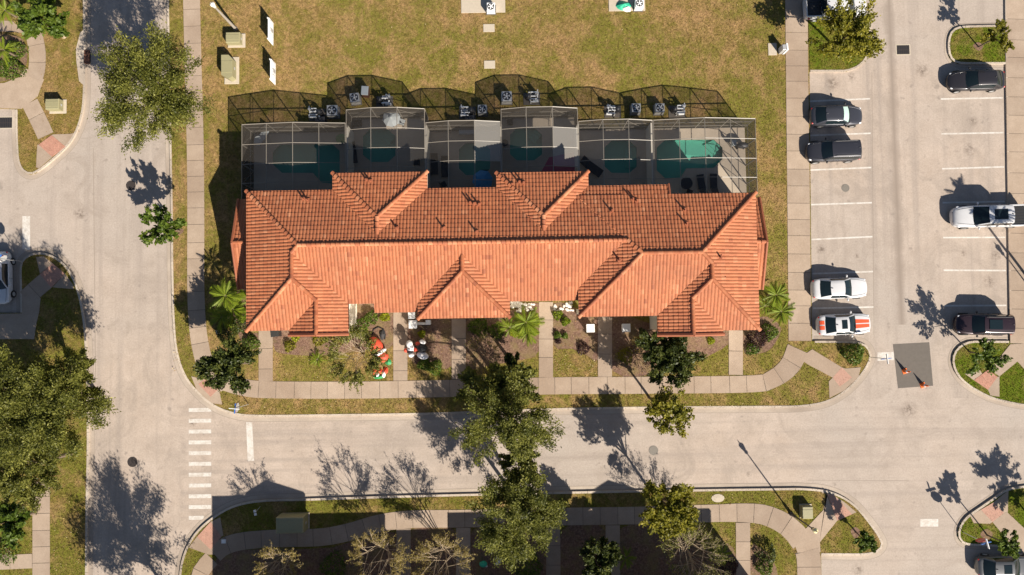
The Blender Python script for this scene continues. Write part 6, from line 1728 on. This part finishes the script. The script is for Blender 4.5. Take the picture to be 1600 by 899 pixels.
# ------------------------------------------------------------------ things inside the pool cages
def parasol(label, px, py, r, h, mat, n=8):
    x, y = U(px, py, h); t = thing('parasol', label, 'parasol', (x, y, ZD), .2, 'parasols on the patios')
    m = MB(); m.tube([(0, 0, 0), (0, 0, h + .1)], [.03, .025], 6); m.build('pole', 'metal_grey', t)
    for k in range(n):
        a, b = 2 * PI * k / n, 2 * PI * (k + 1) / n
        mesh_obj('canopy_panel', [(0, 0, h + .05), (r * .5 * math.cos(a), r * .5 * math.sin(a), h - .10), (r * .5 * math.cos(b), r * .5 * math.sin(b), h - .10), (r * math.cos(a), r * math.sin(a), h - .36), (r * math.cos(b), r * math.sin(b), h - .36)], [(0, 1, 2), (1, 3, 4, 2)], mat, t)
        m = MB(); m.tube([(0, 0, h + .06), (r * math.cos(a), r * math.sin(a), h - .345)], [.015, .012], 4); m.build('rib', mat, t)
    MB().lathe([(.22, 0), (.22, .06), (.04, .1)], 12).build('foot', 'metal_dark', t)
    m = MB(); m.lathe([(.2, h + .03), (.05, h + .12), (.0, h + .16)], 8); m.build('crown_cap', mat, t)
parasol('pale grey parasol by the rear screen of the second cage', 611, 184, .80, 1.9, 'grey_cloth')
parasol('blue parasol beside the pool in the third cage', 754, 281, .92, 1.9, 'blue_cloth')
def lounger(label, px, py, rz, mat='dark_cloth', s=1.0):
    x, y = U(px, py, .4); t = thing('sun_lounger', label, 'lounger', (x, y, ZD), rz, 'dark loungers on the patios')
    MB().cbox(-.25, 0, 1.25 * s, .62 * s, .26, .34, .02).build('seat', mat, t)
    m = MB(); m.add([(.37 * s, -.31 * s, .30), (.37 * s, .31 * s, .30), (.95 * s, .31 * s, .72), (.95 * s, -.31 * s, .72), (.37 * s, -.31 * s, .36), (.37 * s, .31 * s, .36), (.93 * s, .31 * s, .78), (.93 * s, -.31 * s, .78)], [(3, 2, 1, 0), (4, 5, 6, 7), (0, 1, 5, 4), (1, 2, 6, 5), (2, 3, 7, 6), (3, 0, 4, 7)]); m.build('backrest', mat, t)
    for sx in (-.75, .35):
        for sy in (-.26, .26): MB().cbox(sx * s, sy * s, .05, .05, 0, .27, 0).build('leg', 'metal_dark', t)
def round_table(label, px, py, r, mat='dark_cloth'):
    x, y = U(px, py, .7); t = thing('patio_table', label, 'table', (x, y, ZD), 0, 'round patio tables')
    MB().lathe([(r, .68), (r, .71), (.01, .715)], 18).build('tabletop', mat, t)
    for k in range(3):
        a = k * 2.1; MB().tube([(r * .6 * math.cos(a), r * .6 * math.sin(a), 0), (r * .25 * math.cos(a), r * .25 * math.sin(a), .69)], [.025, .025], 5).build('leg', 'metal_dark', t)
def patio_chair(label, px, py, rz, mat='dark_cloth'):
    x, y = U(px, py, .5); t = thing('patio_chair', label, 'chair', (x, y, ZD), rz, 'patio chairs in the cages')
    MB().cbox(0, 0, .52, .52, .40, .46, .02).build('seat', mat, t); MB().cbox(-.26, 0, .06, .52, .46, .95, .02).build('backrest', mat, t)
    for sx in (-.22, .22):
        for sy in (-.22, .22): MB().cbox(sx, sy, .04, .04, 0, .41, 0).build('leg', 'metal_dark', t)
lounger('dark lounger in the rightmost cage, left of two near the house', 1096, 288, -PI / 2 + .12)
lounger('dark lounger in the rightmost cage, right of two near the house', 1115, 287, -PI / 2)
lounger('tilted dark lounger in the fifth cage near the house corner', 925, 262, 2.5, s=1.25)
lounger('dark lounger on the left side of the second cage', 552, 240, PI / 2 + .1)
lounger('dark lounger beside the blue parasol pool, left one', 679, 258, PI / 2, s=1.0)
lounger('dark lounger beside the blue parasol pool, right one', 695, 262, PI / 2, s=1.0)
lounger('pale lounger in the sun at the rear of the leftmost cage', 410, 214, .9, mat='grey_cloth')
round_table('round dark table near the house in the rightmost cage', 1072, 287, .55)
round_table('pale round table in the sunlit rear corner of the leftmost cage', 404, 219, .32, 'grey_cloth')
round_table('dark round table in the pink mat cage beside its left wall', 789, 224, .3)
patio_chair('small dark chair near the house in the third cage', 693, 289, .5)
patio_chair('dark chair beside the round table in the rightmost cage', 1077, 301, 1.2)
patio_chair('dark chair in the corner between the house and the second cage', 651, 254, PI)
patio_chair('grey chair in the sunny right side of the rightmost cage', 1146, 224, .2, 'grey_cloth')
patio_chair('grey chair by the rear screen in the second cage', 628, 191, 1.2, 'grey_cloth')
x, y = U(1158, 229, .5); t = thing('grill', 'black barbecue grill in the sunny corner of the rightmost cage', 'grill', (x, y, ZD), 0)
m = MB(); m.ell((0, 0, .75), (.55, .3, .3), 12, 7); m.build('bowl', 'metal_dark', t, True)
for sx in (-.3, .3): MB().cbox(sx, 0, .05, .4, 0, .6, 0).build('leg', 'metal_dark', t)
x, y = U(668, 216 + 2, .3); x, y = U(534, 217, .3); t = thing('pool_float', 'dark green pool float at the rear corner of the leftmost pool', 'pool float', (x, y, ZD))
m = MB(); m.ell((0, 0, .16), (.55, .45, .16), 14, 6); m.build('ring', 'green_cloth', t, True); m = MB(); m.ell((.3, .2, .3), (.16, .16, .16), 8, 5); m.build('handle', 'green_cloth', t, True)
p = UU([(858, 246), (897, 238), (899, 268), (846, 268)], ZD)
o = mesh_obj('pool_mat', [(*q, ZD + .012) for q in p] + [(*q, ZD + .002) for q in p], [(3, 2, 1, 0), (0, 1, 5, 4), (1, 2, 6, 5), (2, 3, 7, 6), (3, 0, 4, 7)], 'pink_mat'); tag(o, 'dark pink mat on the patio of the fourth cage', 'mat')
for lab, px, py, sx, sy, h in (('grey sofa set at the rear of the third cage', 730, 203, 1.5, .7, .6), ('brown storage chest at the rear left of the second cage', 556, 191, .9, .6, .6), ('round planter with dark leaves by the left wall of the fourth cage', 797, 190, .5, .5, .5)):
    x, y = U(px, py, h); t = thing('patio_furniture', lab, 'furniture', (x, y, ZD), 0, 'furniture on the patios')
    MB().cbox(0, 0, sx, sy, 0, h * .6, .03).build('base', 'dark_cloth' if 'grey' not in lab else 'grey_cloth', t)
    MB().cbox(0, sy * .4, sx, sy * .2, h * .6, h, .03).build('back', 'dark_cloth' if 'grey' not in lab else 'grey_cloth', t)
